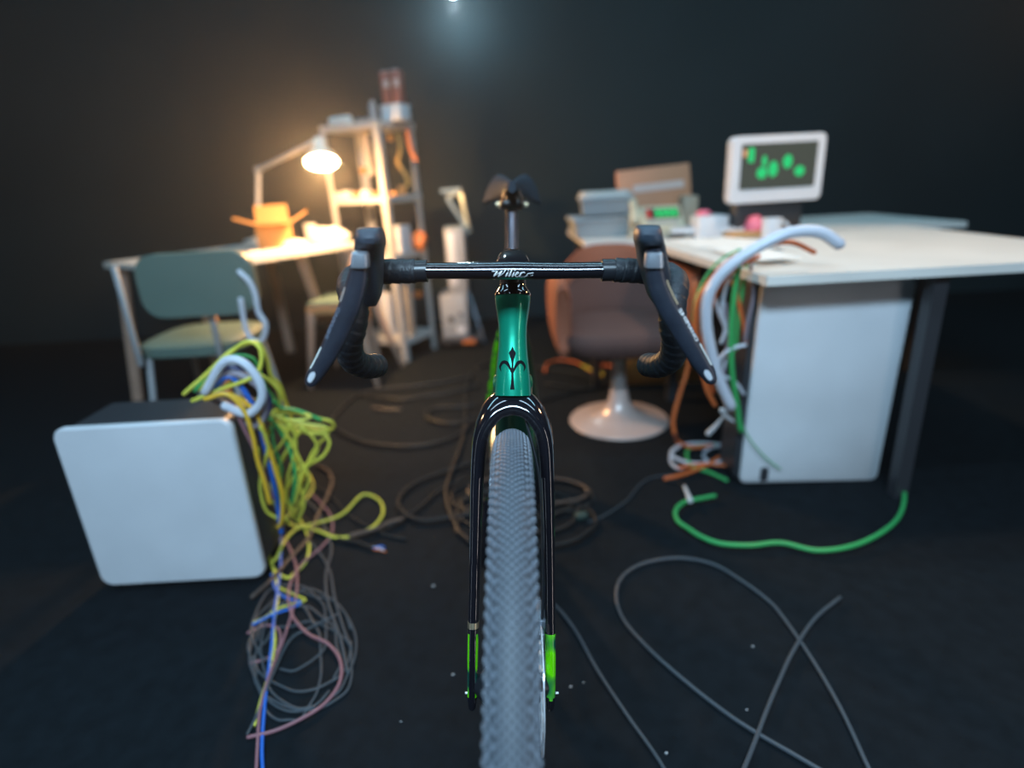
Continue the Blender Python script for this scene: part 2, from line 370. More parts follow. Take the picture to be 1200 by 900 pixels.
# --- handlebar top
def bar(b):
    xs = [(500, 317.2), (540, 317.2), (575, 317), (601, 316.8), (627, 317), (665, 317), (706, 316.6)]
    pts = [B(x, y, BARY) for x, y in xs]; tube(b, pts, [.0104, .0104, .0112, .0116, .0112, .0104, .0104], 28, 8, ref=(0, 0, 1), flat=(1, 1.35), round_end=False)
hb = bp('handlebar', GLOSS, bar)
def on_bar(px, py):
    x = (px - 600) / SC * 0.985; dz = -(py - 317) / SC
    a = .0104 + (.0116 - .0104) * max(0, 1 - abs(px - 601) / 26) ** .7 * 1.0
    dz = max(-a * .97, min(a * .97, dz)); return Vector((x, BARY - a * 1.35 * math.sqrt(1 - (dz / a) ** 2) - 0.0008, bc.z + dz))
def zl(x, y): return (560 + x / 15, 295 + y / 15 + 0.6)
def script(b):
    S = [([(215, 385), (172, 352), (188, 318), (262, 302), (345, 306)], [18, 40, 24, 10, 6]),
         ([(345, 300), (310, 345), (275, 398)], [18, 24, 20]), ([(275, 398), (350, 345), (425, 298)], [6, 9, 9]),
         ([(425, 292), (390, 345), (355, 400)], [18, 24, 20]), ([(355, 400), (435, 345), (490, 275)], [6, 10, 14]),
         ([(528, 318), (505, 360), (488, 398)], [14, 20, 16]), ([(532, 290), (540, 284)], [16, 14]),
         ([(488, 398), (540, 350)], [6, 6]),
         ([(600, 268), (570, 335), (545, 400)], [14, 20, 16]), ([(545, 400), (590, 355)], [6, 6]),
         ([(640, 318), (618, 360), (602, 398)], [14, 20, 16]), ([(648, 290), (654, 284)], [16, 14]),
         ([(602, 398), (650, 360), (705, 345), (712, 322), (690, 318), (668, 350), (662, 385), (690, 400), (730, 375)], [6, 8, 8, 10, 12, 18, 18, 12, 6]),
         ([(765, 318), (745, 360), (728, 400)], [14, 20, 16]), ([(745, 360), (775, 325), (810, 318), (822, 330)], [6, 10, 14, 12]),
         ([(730, 402), (800, 405), (860, 380), (880, 345), (1040, 322)], [5, 10, 14, 10, 12]), ([(1040, 322), (1020, 352), (925, 386)], [14, 12, 5])]
    for p_, w_ in S: ribbon(b, [zl(*q_) for q_ in p_], [x / 15 for x in w_], on_bar, 5)
bp('bar_logo', WHITE_INK, script, hb, label='white script lettering on the handlebar')

# --- each side: tape, hood, lever, drop
def side(sd):
    Lf = sd < 0
    if Lf:
        collar = [(501, 317.5), (486, 318)]; tape = [(487, 318), (465, 318), (445, 318.5), (425, 320), (413, 329, .735), (411, 340, .715), (416, 360, .700), (413, 385, .698), (409, 402, .704), (413, 421, .725), (428, 429, .752), (442, 428.5, .785)]
        hood = [(267.5, 10.5, 430.5, .648, .672), (269, 13.5, 430.5, .640, .690), (273, 15.8, 430, .633, .706), (281, 17.2, 430, .629, .722), (288, 18, 430, .630, .738), (291.5, 18, 430, .635, .748), (296, 17.4, 430, .650, .752), (312, 18.2, 428.5, .658, .758), (328, 18, 429, .668, .76), (342, 15.5, 431, .676, .758), (352, 12, 433, .684, .75), (360, 7, 434, .695, .735)]
        lever = [(422, 297, 9, .640), (421, 312, 10.6, .641), (418, 330, 12.4, .640), (410, 357, 13.2, .637), (399, 383, 12.8, .634), (389, 405, 12.0, .631), (377, 427, 10.4, .628), (368, 441, 9.4, .627), (363.5, 449, 7.0, .627)]
    else:
        collar = [(705, 316.6), (721, 316.6)]; tape = [(720, 316.6), (735, 317), (755, 318), (776, 320), (789, 327, .735), (791, 338, .715), (788, 358, .700), (789, 383, .698), (791, 398, .704), (787, 419, .725), (773, 428, .752), (759, 427.5, .785)]
        hood = [(264.5, 10.5, 761.5, .648, .672), (266, 13.5, 761.5, .640, .690), (270, 15.8, 761.5, .633, .706), (277, 17.2, 762, .629, .722), (285, 18, 763, .630, .738), (290, 18.3, 764, .634, .748), (294, 18.3, 765, .650, .752), (312, 18.4, 768, .658, .758), (328, 18, 771, .668, .76), (340, 15, 772, .676, .758), (350, 12, 772, .684, .75), (358, 7, 773, .695, .735)]
        lever = [(766, 292, 9, .640), (767.5, 308, 10.6, .641), (770, 328, 12.4, .640), (779, 352, 13.0, .637), (795, 380, 12.8, .634), (807, 401, 12.2, .631), (820, 423, 10.8, .628), (829, 437, 9.4, .627), (834, 446, 6.5, .627)]
    bp('bar_end_collar', GREY_METAL if False else SATIN, lambda b: tube(b, [B(x, y, BARY) for x, y in collar], .0140, 24, 2, round_end=False), hb)
    # wrapped tape with its overlapping ridges
    ctrl = [B(t[0], t[1], t[2] if len(t) > 2 else BARY) for t in tape]
    path = catmull(ctrl, 22); R = []; s = 0; u = Vector((0, 0, 1))
    for i, q_ in enumerate(path):
        if i: s += (q_ - path[i - 1]).length
        t = (path[min(i + 1, len(path) - 1)] - path[max(0, i - 1)]).normalized()
        u = (u - t * u.dot(t)).normalized(); v = t.cross(u); r0 = .0148 + .0017 * min(1, s / .10)
        ring = []
        for k in range(20):
            a = 2 * PI * k / 20; ph = (s / 0.013 + a / (2 * PI)) % 1.0
            ring.append(q_ + (u * math.cos(a) + v * math.sin(a)) * (r0 + .0011 * (1 - ph) - .0012 * (1 if ph < .08 else 0)))
        R.append(ring)
    bp('bar_tape', TAPE, lambda b: rings(b, R), hb)
    e = path[-1]; t = (path[-1] - path[-4]).normalized()
    bp('bar_end_plug', SATIN, lambda b: lathe(b, [(.0158, -.001), (.0165, .001), (.0145, .004), (.004, .0052)], e, 20, axis=t), hb)
    # hood
    def hoodb(b):
        secs = []
        for py, hw, cx, yf, yb in hood:
            f_ = B(cx, py, yf); hwm = hw / F_PX * (f_ - CAM).dot(FWD)
            f_.x += 0; cY = (yf + yb) / 2; secs.append((f_, hwm, yf, yb))
        # sections are sheared: the rear stays level with the front
        RR = []
        for f_, hwm, yf, yb in secs:
            RR.append([Vector((p_.x + sd * .16 * (p_.y - yf), p_.y, p_.z)) for p_ in sring((f_.x, (yf + yb) / 2, f_.z), (1, 0, 0), (0, 1, -0.04), hwm, (yb - yf) / 2, 28, 3.4)])
        rings(b, RR)
    hd = bp('brake_hood', RUBBER, hoodb)
    # silver pivot bracket in the mouth of the hood
    a0, a1 = lever[0], lever[1]
    bp('lever_pivot', mat('grey_pivot_metal', (0.42, 0.46, 0.52), .30, .7), lambda b: rings(b, [sring(B(lever[0][0], py, yy), (1, 0, 0), (0, 1, 0), hw, .009, 20, 3.5) for py, yy, hw in ((294, .6445, .0075), (297, .641, .0092), (307, .6395, .0100), (313, .6405, .0100))]), hd, label='silver lever pivot bracket')
    # lever blade
    def blade(b):
        P = [B(x, y, Y) for x, y, w_, Y in lever]; Wd = [pxr(P[i], lever[i][2]) for i in range(len(P))]
        pth = catmull(P, 6); ww = lerp_list(Wd, 6, 0); RR = []
        for i, q_ in enumerate(pth):
            t = (pth[min(i + 1, len(pth) - 1)] - pth[max(0, i - 1)]).normalized()
            u = Vector((1, 0, 0)); u = (u - t * u.dot(t)).normalized(); v = t.cross(u)
            if v.y > 0: v = -v
            # twist slightly so the outer edge turns back
            ring = sring(q_, u, v, ww[i], 0.0062, 20, 2.3)
            RR.append([x + Vector((0, (x - q_).length ** 2 * 14, 0)) for x in ring])
        p0, p1 = pth[0], pth[-1]; t1 = (pth[-1] - pth[-2]).normalized()
        RR.append([p1 + (x - p1) * .55 + t1 * .0035 for x in RR[-1]]); rings(b, RR)
    lv = bp('brake_lever', LEVER, blade, hd) if False else bp('brake_lever', LEVER, blade)
    # tip highlight painted as a pale oval; side strip and lettering
    P = catmull([B(x, y, Y) for x, y, w_, Y in lever], 12)
    def surf(t, s_, lift=.0005):    # t 0..1 along, s_ -1..1 across
        k = t * (len(P) - 1); i = min(len(P) - 2, int(k)); q_ = P[i].lerp(P[i + 1], k - i)
        wr = lerp_list([pxr(B(x, y, Y), w_) for x, y, w_, Y in lever], 12, 0); wv = wr[i] + (wr[i + 1] - wr[i]) * (k - i)
        tt = (P[min(i + 2, len(P) - 1)] - P[max(0, i - 1)]).normalized(); u = Vector((1, 0, 0)); u = (u - tt * u.dot(tt)).normalized(); v = tt.cross(u)
        if v.y > 0: v = -v
        h = .0062 * max(0, 1 - abs(s_) ** 2.3) ** (1 / 2.3)
        return q_ + u * (wv * s_) + v * (h + lift) + Vector((0, (wv * s_) ** 2 * 14, 0))
    def strip(b, t0, t1, s0, s1, n=10, m=3, lift=.0005, oval=False):
        mid = (s0 + s1) / 2; wf = lambda i: math.sqrt(max(.02, 1 - abs(2 * i / n - 1) ** 3)) if oval else 1
        RR = [[surf(t0 + (t1 - t0) * i / n, mid + (s0 + (s1 - s0) * j / m - mid) * wf(i), lift) for j in range(m + 1)] for i in range(n + 1)]; rings(b, RR, close=False, cap=False)
    o_ = -1 if Lf else 1
    bp('lever_tip_highlight', SILVER, lambda b: strip(b, .815, .955, -.5, .22, oval=True), lv, label='painted oval highlight on the lever tip')
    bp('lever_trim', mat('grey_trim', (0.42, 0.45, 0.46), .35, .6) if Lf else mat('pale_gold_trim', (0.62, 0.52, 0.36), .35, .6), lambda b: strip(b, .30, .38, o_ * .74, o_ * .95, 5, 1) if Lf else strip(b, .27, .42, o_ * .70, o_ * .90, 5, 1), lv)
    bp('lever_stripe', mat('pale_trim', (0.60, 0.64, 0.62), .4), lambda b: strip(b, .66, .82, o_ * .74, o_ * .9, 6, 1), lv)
    # lettering along the outer edge of the blade
    cu = bpy.data.curves.new('txt', 'FONT'); cu.body = 'SHIMANO'; cu.size = 1.0; cu.resolution_u = 2
    to = bpy.data.objects.new('txt', cu); C.objects.link(to)
    dg = bpy.context.evaluated_depsgraph_get(); me = bpy.data.meshes.new_from_object(to.evaluated_get(dg))
    bm = NB(); bm.from_mesh(me); bpy.data.objects.remove(to); bpy.data.curves.remove(cu); bpy.data.meshes.remove(me)
    bmesh.ops.triangulate(bm, faces=bm.faces[:])
    xs = [v.co.x for v in bm.verts]; ys = [v.co.y for v in bm.verts]; ax, bx, ay, by = min(xs), max(xs), min(ys), max(ys)
    for v in bm.verts:
        tu = (v.co.x - ax) / (bx - ax); tv = (v.co.y - ay) / (by - ay)
        if Lf: v.co = surf(.60 - tu * .19, -0.88 + (1 - tv) * .34, .0007)
        else: v.co = surf(.44 + tu * .20, .88 - (1 - tv) * .34, .0007)
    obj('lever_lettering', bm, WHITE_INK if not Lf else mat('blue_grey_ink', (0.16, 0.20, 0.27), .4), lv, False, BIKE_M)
side(-1); side(1)

# --- seatpost and saddle
sp0 = ST + Vector((0, 0.0, 0.0)); sp1 = B(600, 243, 1.43); sp0.x = sp1.x
bp('seatpost', mat('satin_seatpost', (0.22, 0.22, 0.26), 0.2, 0.85), lambda b: tube(b, [Vector((0, 1.39, 0.75)), sp1], .0136, 24, 4, round_end=False))
SR = 1.53; sz = B(600, 212, SR).z
def saddle(b):
    secs = []
    N = 22
    for i in range(N + 1):
        t = i / N; Y = 1.30 + t * 0.26
        hw = .018 + .058 * max(0, (t - .25) / .75) ** 1.5 if t > .25 else .018 - .010 * (1 - t / .25) ** 3
        top = sz + .000 + (.006 * t); dropv = .014 + .046 * (t ** 1.3); groove = .014 * min(1, max(0, (t - .2) / .4))
        ring = []; M = 20
        for j in range(M + 1):
            u = -1 + 2 * j / M
            z = top + .016 * max(0, t - .3) * math.exp(-((abs(u) - .45) / .28) ** 2) - dropv * abs(u) ** 5 - groove * math.exp(-(u / .16) ** 2)
            ring.append(Vector((u * hw, Y + (abs(u) ** 2) * .02 * t, z)))
        for j in range(M, -1, -1):
            p_ = ring[j]; u = -1 + 2 * j / M; ring.append(Vector((p_.x * .94, p_.y, p_.z - (.019 * (1 - abs(u) ** 4) + .005))))
        secs.append(ring)
    rings(b, secs)
sd_ = bp('saddle', mat('saddle_black', (0.030, 0.040, 0.052), 0.75, spec=.04, bump=.2, bscale=200), saddle)
for s in (-1, 1):
    bp('saddle_rail', mat('dark_steel', (0.25, 0.24, 0.24), 0.25, 0.9), lambda b: tube(b, [Vector((s * .012, 1.33, sz - .016)), Vector((s * .022, 1.38, sz - .045)), Vector((s * .024, 1.47, sz - .05)), Vector((s * .034, 1.55, sz - .02))], .0038, 10, 6), sd_)
    bp('clamp_bolt', GOLD, lambda b: lathe(b, [(.001, -.006), (.005, -.005), (.005, .005), (.001, .006)], (s * .033, 1.40, sz - .052), 12, axis=(0, 1, 0)), sd_)
bp('saddle_clamp', SATIN, lambda b: (box(b, (0, 1.42, sz - .052), (.055, .045, .022), bevel=.006), box(b, (0, 1.415, sz - .036), (.03, .03, .03), bevel=.006)), sd_)

# --- front wheel
fw = bp('front_wheel', mat('rim_black', (0.012, 0.012, 0.014), .3), lambda b: rings_torus(b)) if False else None
def ring_sweep(b, prof, c, seg=120):      # prof: closed list of (x, radius); axis = x
    vs = [[b.verts.new(Vector(c) + Vector((x, -r * math.cos(2 * PI * k / seg), r * math.sin(2 * PI * k / seg)))) for x, r in prof] for k in range(seg)]
    n = len(prof)
    for k in range(seg):
        a, d = vs[k], vs[(k + 1) % seg]
        for i in range(n):
            j = (i + 1) % n; b.faces.new((a[i], a[j], d[j], d[i]))
TW = 0.0248
def wheel(name, AXp, knobs, tw):
    rim = bp(name, mat('rim_black', (0.012, 0.012, 0.014), .3), lambda b: ring_sweep(b, [(-.013, .311), (-.0145, .300), (-.012, .285), (-.004, .274), (.004, .274), (.012, .285), (.0145, .300), (.013, .311)], AXp))
    prof = []; rc = RT - tw * .98 - .003
    for k in range(20):
        a = math.radians(-140 + 280 * k / 19); prof.append((tw * .96 * math.sin(a), rc + tw * .94 * math.cos(a)))
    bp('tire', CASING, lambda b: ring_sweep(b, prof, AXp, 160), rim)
    if knobs:
        def kn(b):
            def knob(a, th, dl, dw, hgt, rot=0.0):
                # a: tyre cross-section angle, th: angle round the wheel; tapered block
                R0 = tw * .95
                base = []; 
                for (e1, e2) in ((-1, -1), (1, -1), (1, 1), (-1, 1)):
                    for lv_, tp in ((0, 1.0), (1, .72)):
                        c_, s_ = math.cos(rot), math.sin(rot); l_ = (e1 * c_ * dl - e2 * s_ * dw) * tp; w_ = (e1 * s_ * dl + e2 * c_ * dw) * tp
                        aa = a + w_ / R0; rr = R0 - .001 + lv_ * hgt; x = rr * math.sin(aa); r = rc + rr * math.cos(aa); tt = th + l_ / r
                        base.append(b.verts.new(Vector(AXp) + Vector((x, -r * math.cos(tt), r * math.sin(tt)))))
                i = base
                for f in ((0, 2, 3, 1), (2, 4, 5, 3), (4, 6, 7, 5), (6, 0, 1, 7), (1, 3, 5, 7)): b.faces.new([i[k_] for k_ in f])
            for k in range(165):
                th = 2 * PI * k / 165
                if 200 < math.degrees(th) < 340: continue
                for s in (-1, 1): knob(s * .78, th, .0036, .0024, .0025, .35 * s); knob(s * 1.04, th + PI / 165, .0040, .0027, .0032, .25 * s); knob(s * 1.32, th, .0034, .0024, .0030, 0)
            NK = 250
            for k in range(NK):
                th = 2 * PI * k / NK
                if math.degrees(th) % 360 > 200 and math.degrees(th) % 360 < 340: continue
                st = PI / NK
                knob(0, th, .0019, .0019, .0022, PI / 4)
                for s in (-1, 1):
                    knob(s * .18, th + st, .0019, .0019, .0022, PI / 4); knob(s * .36, th, .0019, .0019, .0022, PI / 4); knob(s * .54, th + st, .0019, .0019, .0022, PI / 4)
                    pass
                    pass
        kn0 = kn
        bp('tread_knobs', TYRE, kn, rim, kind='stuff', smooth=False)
    bp('hub', SATIN, lambda b: lathe(b, [(.010, -.05), (.024, -.035), (.024, -.03), (.012, -.02), (.012, .02), (.022, .03), (.022, .035), (.010, .05)], AXp, 24, axis=(1, 0, 0)), rim)
    for k in range(24):
        a = 2 * PI * k / 24; s = -1 if k % 2 else 1; a2 = a + (.5 if (k // 2) % 2 else -.5)
        p0 = Vector(AXp) + Vector((s * .032, -.02 * math.cos(a2), .02 * math.sin(a2))); p1 = Vector(AXp) + Vector((s * .003, -.276 * math.cos(a), .276 * math.sin(a)))
        bp('spoke', SATIN, lambda b: tube(b, [p0, p1], .001, 5, 1, round_end=False), rim)
    return rim
fwheel = wheel('front_wheel', AX, True, TW)
rwheel = wheel('rear_wheel', RA, False, .022)
# brake rotor and caliper (right of the tyre in the picture)
def rotor(b, c, x, r=.08):
    seg = 64
    for k in range(seg):
        a0, a1 = 2 * PI * k / seg, 2 * PI * (k + 1) / seg; q4 = []
        w0, w1 = r + .0018 * math.sin(a0 * 8), r + .0018 * math.sin(a1 * 8)
        o8 = [Vector(c) + Vector((x + dx, -rr * math.cos(a), rr * math.sin(a))) for dx in (-.001, .001) for a, rr in ((a0, r - .014), (a0, w0), (a1, w1), (a1, r - .014))]
        v = [b.verts.new(p_) for p_ in o8]
        for f in ((0, 1, 2, 3), (7, 6, 5, 4), (1, 5, 6, 2), (3, 7, 4, 0)): b.faces.new([v[i] for i in f])
    for k in range(6):
        a = 2 * PI * k / 6; tube(b, [Vector(c) + Vector((x, -.02 * math.cos(a + .4), .02 * math.sin(a + .4))), Vector(c) + Vector((x, -(r - .01) * math.cos(a), (r - .01) * math.sin(a)))], .0022, 6, 1)
rx = B(634.5, 800, .60).x
bp('brake_rotor', SILVER, lambda b: rotor(b, AX, rx), smooth=False)
q = FP(635, 752)
cal = bp('brake_caliper', GREY_METAL, lambda b: (box(b, q + Vector((-.001, .03, 0)), (.013, .045, .055), bevel=.003), box(b, FP(634.5, 742) + Vector((0, -.004, 0)), (.008, .012, .012), bevel=.002)))
for py in (748, 760, 777): 
    q = FP(633.5, py); bp('caliper_bolt', SILVER, lambda b: lathe(b, [(.001, -.005), (.0032, -.004), (.0032, .004), (.001, .005)], q + Vector((0, -.010, 0)), 10, axis=(0, 1, 0)), cal)
bp('brake_hose', SATIN, lambda b: tube(b, [FP(634, 742), FP(636.5, 700), FP(636, 640), FP(632, 560), HT(612, 475)], .0022, 8, 8))
# --- drivetrain
def chainring(b):
    ring = []; n = 88
    for k in range(n):
        a = 2 * PI * k / n; r = .082 + (.003 if k % 2 else 0); ring.append((r, a))
    top = [b.verts.new(BB + Vector((-.045, r * math.cos(a), r * math.sin(a)))) for r, a in ring]; bot = [b.verts.new(BB + Vector((-.048, r * math.cos(a), r * math.sin(a)))) for r, a in ring]
    b.faces.new(top); b.faces.new(list(reversed(bot)))
    for k in range(n): b.faces.new((top[k], bot[k], bot[(k + 1) % n], top[(k + 1) % n]))
bp('chainring', GREY_METAL, chainring, smooth=False)
for s in (-1, 1): bp('crank_arm', GLOSS, lambda b: tube(b, [BB + Vector((s * .055, 0, 0)), BB + Vector((s * .066, s * .01, s * .17))], [.016, .012], 12, 4))
bp('cassette', GREY_METAL, lambda b: [lathe(b, [(.02, x - .001), (r, x - .001), (r, x + .001), (.02, x + .001)], RA, 30, axis=(-1, 0, 0)) for x, r in ((.030, .060), (.036, .050), (.042, .042), (.048, .034), (.054, .026))], smooth=False)
bp('rear_derailleur', SATIN, lambda b: (box(b, RA + Vector((-.07, .01, -.06)), (.03, .03, .05), bevel=.008), box(b, RA + Vector((-.06, -.01, -.12)), (.012, .03, .09), bevel=.005)))
bp('chain', GREY_METAL, lambda b: (tube(b, [BB + Vector((-.0465, .0, .084)), RA + Vector((-.0465, 0, .04))], .004, 6, 2), tube(b, [BB + Vector((-.0465, 0, -.084)), RA + Vector((-.055, -.01, -.15))], .004, 6, 2)))
# ================================================================ LEFT SIDE OF THE ROOM
WOOD = mat('pale_wood', (0.42, 0.27, 0.20), 0.5, vary=.2, vscale=12)
WHITE_TOP = mat('white_laminate', (0.70, 0.68, 0.64), 0.4)
WHITE = mat('white_plastic', (0.62, 0.64, 0.68), 0.4)
PAPER = mat('white_paper', (0.78, 0.77, 0.74), 0.7, bump=.2)
CARD = mat('brown_cardboard', (0.45, 0.25, 0.10), 0.75, bump=.3, vary=.15)
GREYP = mat('grey_plastic', (0.32, 0.34, 0.36), 0.45)
DARKP = mat('dark_plastic', (0.03, 0.032, 0.038), 0.4)
def slab(b, poly, z0, z1):
    lo = [b.verts.new((x, y, z0)) for x, y in poly]; hi = [b.verts.new((x, y, z1)) for x, y in poly]
    b.faces.new(list(reversed(lo))); b.faces.new(hi); n = len(poly)
    for i in range(n): b.faces.new((lo[i], lo[(i + 1) % n], hi[(i + 1) % n], hi[i]))
def bar_between(b, a, c, w_, d_=None, ref=(0, 0, 1)):
    a = Vector(a); c = Vector(c); d_ = d_ or w_; t = (c - a).normalized(); u = Vector(ref); u = u - t * u.dot(t)
    if u.length < 1e-3: u = Vector((1, 0, 0)) - t * t.x
    u.normalize(); v = t.cross(u)
    rings(b, [[p_ + u * sx * w_ / 2 + v * sy * d_ / 2 for sx, sy in ((-1, -1), (1, -1), (1, 1), (-1, 1))] for p_ in (a, c)])

# left desk --------------------------------------------------------
a1 = G(300, 302, .72); a2 = G(411, 285, .72); e = (a2 - a1).normalized()
N_ = a1 - e * 0.30; F_ = a1 + e * 0.66; lft = Vector((-e.y, e.x, 0)) * 0.78
dk = thing('desk', 'white topped desk on the left under the lit lamp', 'desk', ((N_ + F_ + lft) .x / 2, (N_ + F_ + lft).y / 2, 0))
poly = [(N_.x, N_.y), (F_.x, F_.y), (F_.x + lft.x, F_.y + lft.y), (N_.x + lft.x, N_.y + lft.y)]
part(dk, 'table_top', WHITE_TOP, lambda b: slab(b, poly, .695, .72), smooth=False)
for k, (x, y) in enumerate(poly):
    cx, cy = sum(p_[0] for p_ in poly) / 4, sum(p_[1] for p_ in poly) / 4; ix, iy = x + (cx - x) * .12, y + (cy - y) * .12
    part(dk, 'leg', WOOD, lambda b: bar_between(b, (ix, iy, .695), (x + (x - cx) * .02, y + (y - cy) * .02, 0), .045), smooth=False)
l0 = W(357, 303, a1.y + .25)
part(dk, 'brace', WOOD, lambda b: bar_between(b, (a1.lerp(a2, .45).x - .03, a1.lerp(a2, .45).y + .05, .695), (W(378, 375, 3.2)), .04), smooth=False)

# desk lamp --------------------------------------------------------
LY = 3.0; LS = .80
sh = W(377, 190, LY); base = G(303, 283, .72); top = W(303, 199, base.y); elbow = W(366, 168, LY + .06)
LW = mat('white_lamp_enamel', (0.75, 0.72, 0.66), 0.35)
dl = thing('desk_lamp', 'lit white desk lamp with a jointed arm at the left', 'lamp', base)
part(dl, 'lamp_base', LW, lambda b: lathe(b, [(.001, 0), (.085, 0), (.085, .012), (.02, .025), (.001, .028)], base, 28))
part(dl, 'lower_arm', LW, lambda b: tube(b, [base + Vector((0, 0, .02)), top], .013, 10, 2))
part(dl, 'upper_arm', LW, lambda b: tube(b, [top, elbow], .013, 10, 2))
part(dl, 'joint', GREYP, lambda b: lathe(b, [(.001, -.02), (.02, -.018), (.02, .018), (.001, .02)], top, 14, axis=(0, 1, 0)))
AXL = Vector((0.10, -0.42, -0.90)).normalized()
def shade(b):
    c0 = sh - AXL * .15 * LS
    lathe(b, [(r_ * LS, h_ * LS) for r_, h_ in ((.012, 0), (.034, .005), (.042, .03), (.036, .06), (.042, .07), (.075, .10), (.098, .150), (.095, .150), (.072, .103), (.036, .075), (.001, .07))], c0, 36, axis=AXL, cap=False)
part(dl, 'lamp_shade', LW, shade)
WARM = (1.0, 0.53, 0.20)
part(dl, 'bulb', mat('warm_bulb', (1, .9, .7), .3, emit=(1.0, .80, .50), estr=22), lambda b: lathe(b, [(r_ * LS, h_ * LS) for r_, h_ in ((.001, -.055), (.04, -.04), (.076, -.022), (.086, -.012), (.06, -.002), (.001, .004))], sh, 28, axis=AXL))
light('desk_lamp_light', 'POINT', sh + AXL * .03, 92, WARM, shadow_soft_size=.05)

# carton on the desk -----------------------------------------------
def carton(name, label, c, s, rz, flap=.6, openness=(1.0, .5, .9, .7), m=CARD, group=None):
    t = thing(name, label, 'box', c, group); R = Matrix.Rotation(rz, 4, 'Z'); M = Matrix.Translation(Vector(c)) @ R
    th = .006; sx, sy, sz = s
    part(t, 'bottom', m, lambda b: box(b, (0, 0, th / 2), (sx, sy, th)), M=M, smooth=False)
    for k, (cx, cy, w_, d_) in enumerate(((0, -sy / 2, sx, th), (0, sy / 2, sx, th), (-sx / 2, 0, th, sy), (sx / 2, 0, th, sy))):
        part(t, 'side_panel', m, lambda b: box(b, (cx, cy, sz / 2), (w_ if w_ > th else th, d_ if d_ > th else th, sz)), M=M, smooth=False)
        o_ = Vector((cx, cy, 0)).normalized(); a_ = openness[k]; L = flap * min(sx, sy)
        dirv = o_ * math.sin(a_) + Vector((0, 0, 1)) * math.cos(a_)
        p0 = Vector((cx, cy, sz)); side_ = Vector((-o_.y, o_.x, 0)) * (sx if k < 2 else sy) / 2
        def fl(b):
            q_ = [p0 - side_, p0 + side_, p0 + side_ * .96 + dirv * L, p0 - side_ * .96 + dirv * L]; n_ = (q_[1] - q_[0]).cross(dirv).normalized() * th
            rings(b, [q_, [v_ + n_ for v_ in q_]])
        part(t, 'flap', m, fl, M=M, smooth=False)
    return t
cb = G(325, 291, .72); CARDO = mat('orange_cardboard', (0.36, 0.18, 0.055), 0.7, bump=.3)
carton('cardboard_box', 'open orange-brown cardboard box on the left desk under the lamp', (cb.x, cb.y, .722), (.17, .14, .13), .35, .75, (1.5, .6, 1.2, 1.05), CARDO)
# white things on the desk
def crumple(b, c, s, seed=1, amp=.25, sub=3):
    t = bmesh.new(); bmesh.ops.create_icosphere(t, subdivisions=sub, radius=1.0); rnd = random.Random(seed)
    from mathutils import noise
    for v in t.verts:
        n_ = noise.noise(v.co * 1.8 + Vector((seed * 3.1, 0, 0))) * amp * 2 + noise.noise(v.co * 4.5 + Vector((0, seed, 0))) * amp
        v.co *= (1 + n_); v.co = Vector((v.co.x * s[0], v.co.y * s[1], max(v.co.z, -.72) * s[2]))
    merge(b, t, Matrix.Translation(Vector(c) + Vector((0, 0, s[2] * .72)))); t.free()
q = G(362, 289, .722)
one('paper_bundle', PAPER, 'long crumpled white paper bundle on the lit desk', 'paper', lambda b: crumple(b, G(385, 284, .722), (.11, .06, .05), 3, .15))
one('paper_roll', PAPER, 'white paper roll standing upright beside the crumpled bundle on the lit desk', 'paper', lambda b: lathe(b, [(.001, 0), (.032, 0), (.034, .10), (.012, .10), (.012, .09), (.001, .09)], G(366, 283, .722), 20))
one('white_cloth', PAPER, 'small white crumpled heap in front of the cardboard box', 'cloth', lambda b: crumple(b, G(345, 290, .722), (.07, .05, .025), 5, .2))
one('paper_sheet', PAPER, 'flat white sheets spread at the front edge of the left desk', 'paper', lambda b: (box(b, G(316, 294, .724) + Vector((0, .02, 0)), (.21, .28, .004), .4),), smooth=False)

# metal shelf -------------------------------------------------------
s1 = G(477, 425, 0); s2 = G(512, 408, 0); sd = (s2 - s1); sdn = sd.normalized(); sl = Vector((-sdn.y, sdn.x, 0)) * .40
SHM = mat('grey_white_metal', (0.50, 0.50, 0.50), 0.4, .2)
cs = (s1 + s2 + sl) / 2
SH = thing('metal_shelf', 'open white angle-post metal shelf rack against the dark wall', 'shelf', (cs.x, cs.y, 0)); ZT = 1.335
corners = [s1, s2, s2 + sl, s1 + sl]; lean = Vector((-.012, 0, 0))
for k, c_ in enumerate(corners):
    ctr = (corners[0] + corners[2]) / 2; ux = (corners[(k + 1) % 4] - c_).normalized(); uy = (corners[(k + 3) % 4] - c_).normalized()
    def post(b):
        for u_, v_ in ((ux, uy), (uy, ux)):
            q_ = [c_, c_ + u_ * .036, c_ + u_ * .036 + v_ * .003, c_ + v_ * .003]
            rings(b, [[x + Vector((0, 0, .0)) for x in q_], [x + Vector((0, 0, ZT)) + lean for x in q_]])
    part(SH, 'post', SHM, post, smooth=False)
LEV = [.10, .60, W(470, 236, 3.45).z, ZT - .035]
for z in LEV:
    def shf(b):
        p4 = [c_.lerp((corners[0] + corners[2]) / 2, .01) for c_ in corners]; slab(b, [(p_.x, p_.y) for p_ in p4], z, z + .032)
    part(SH, 'shelf_board', SHM, shf, smooth=False)
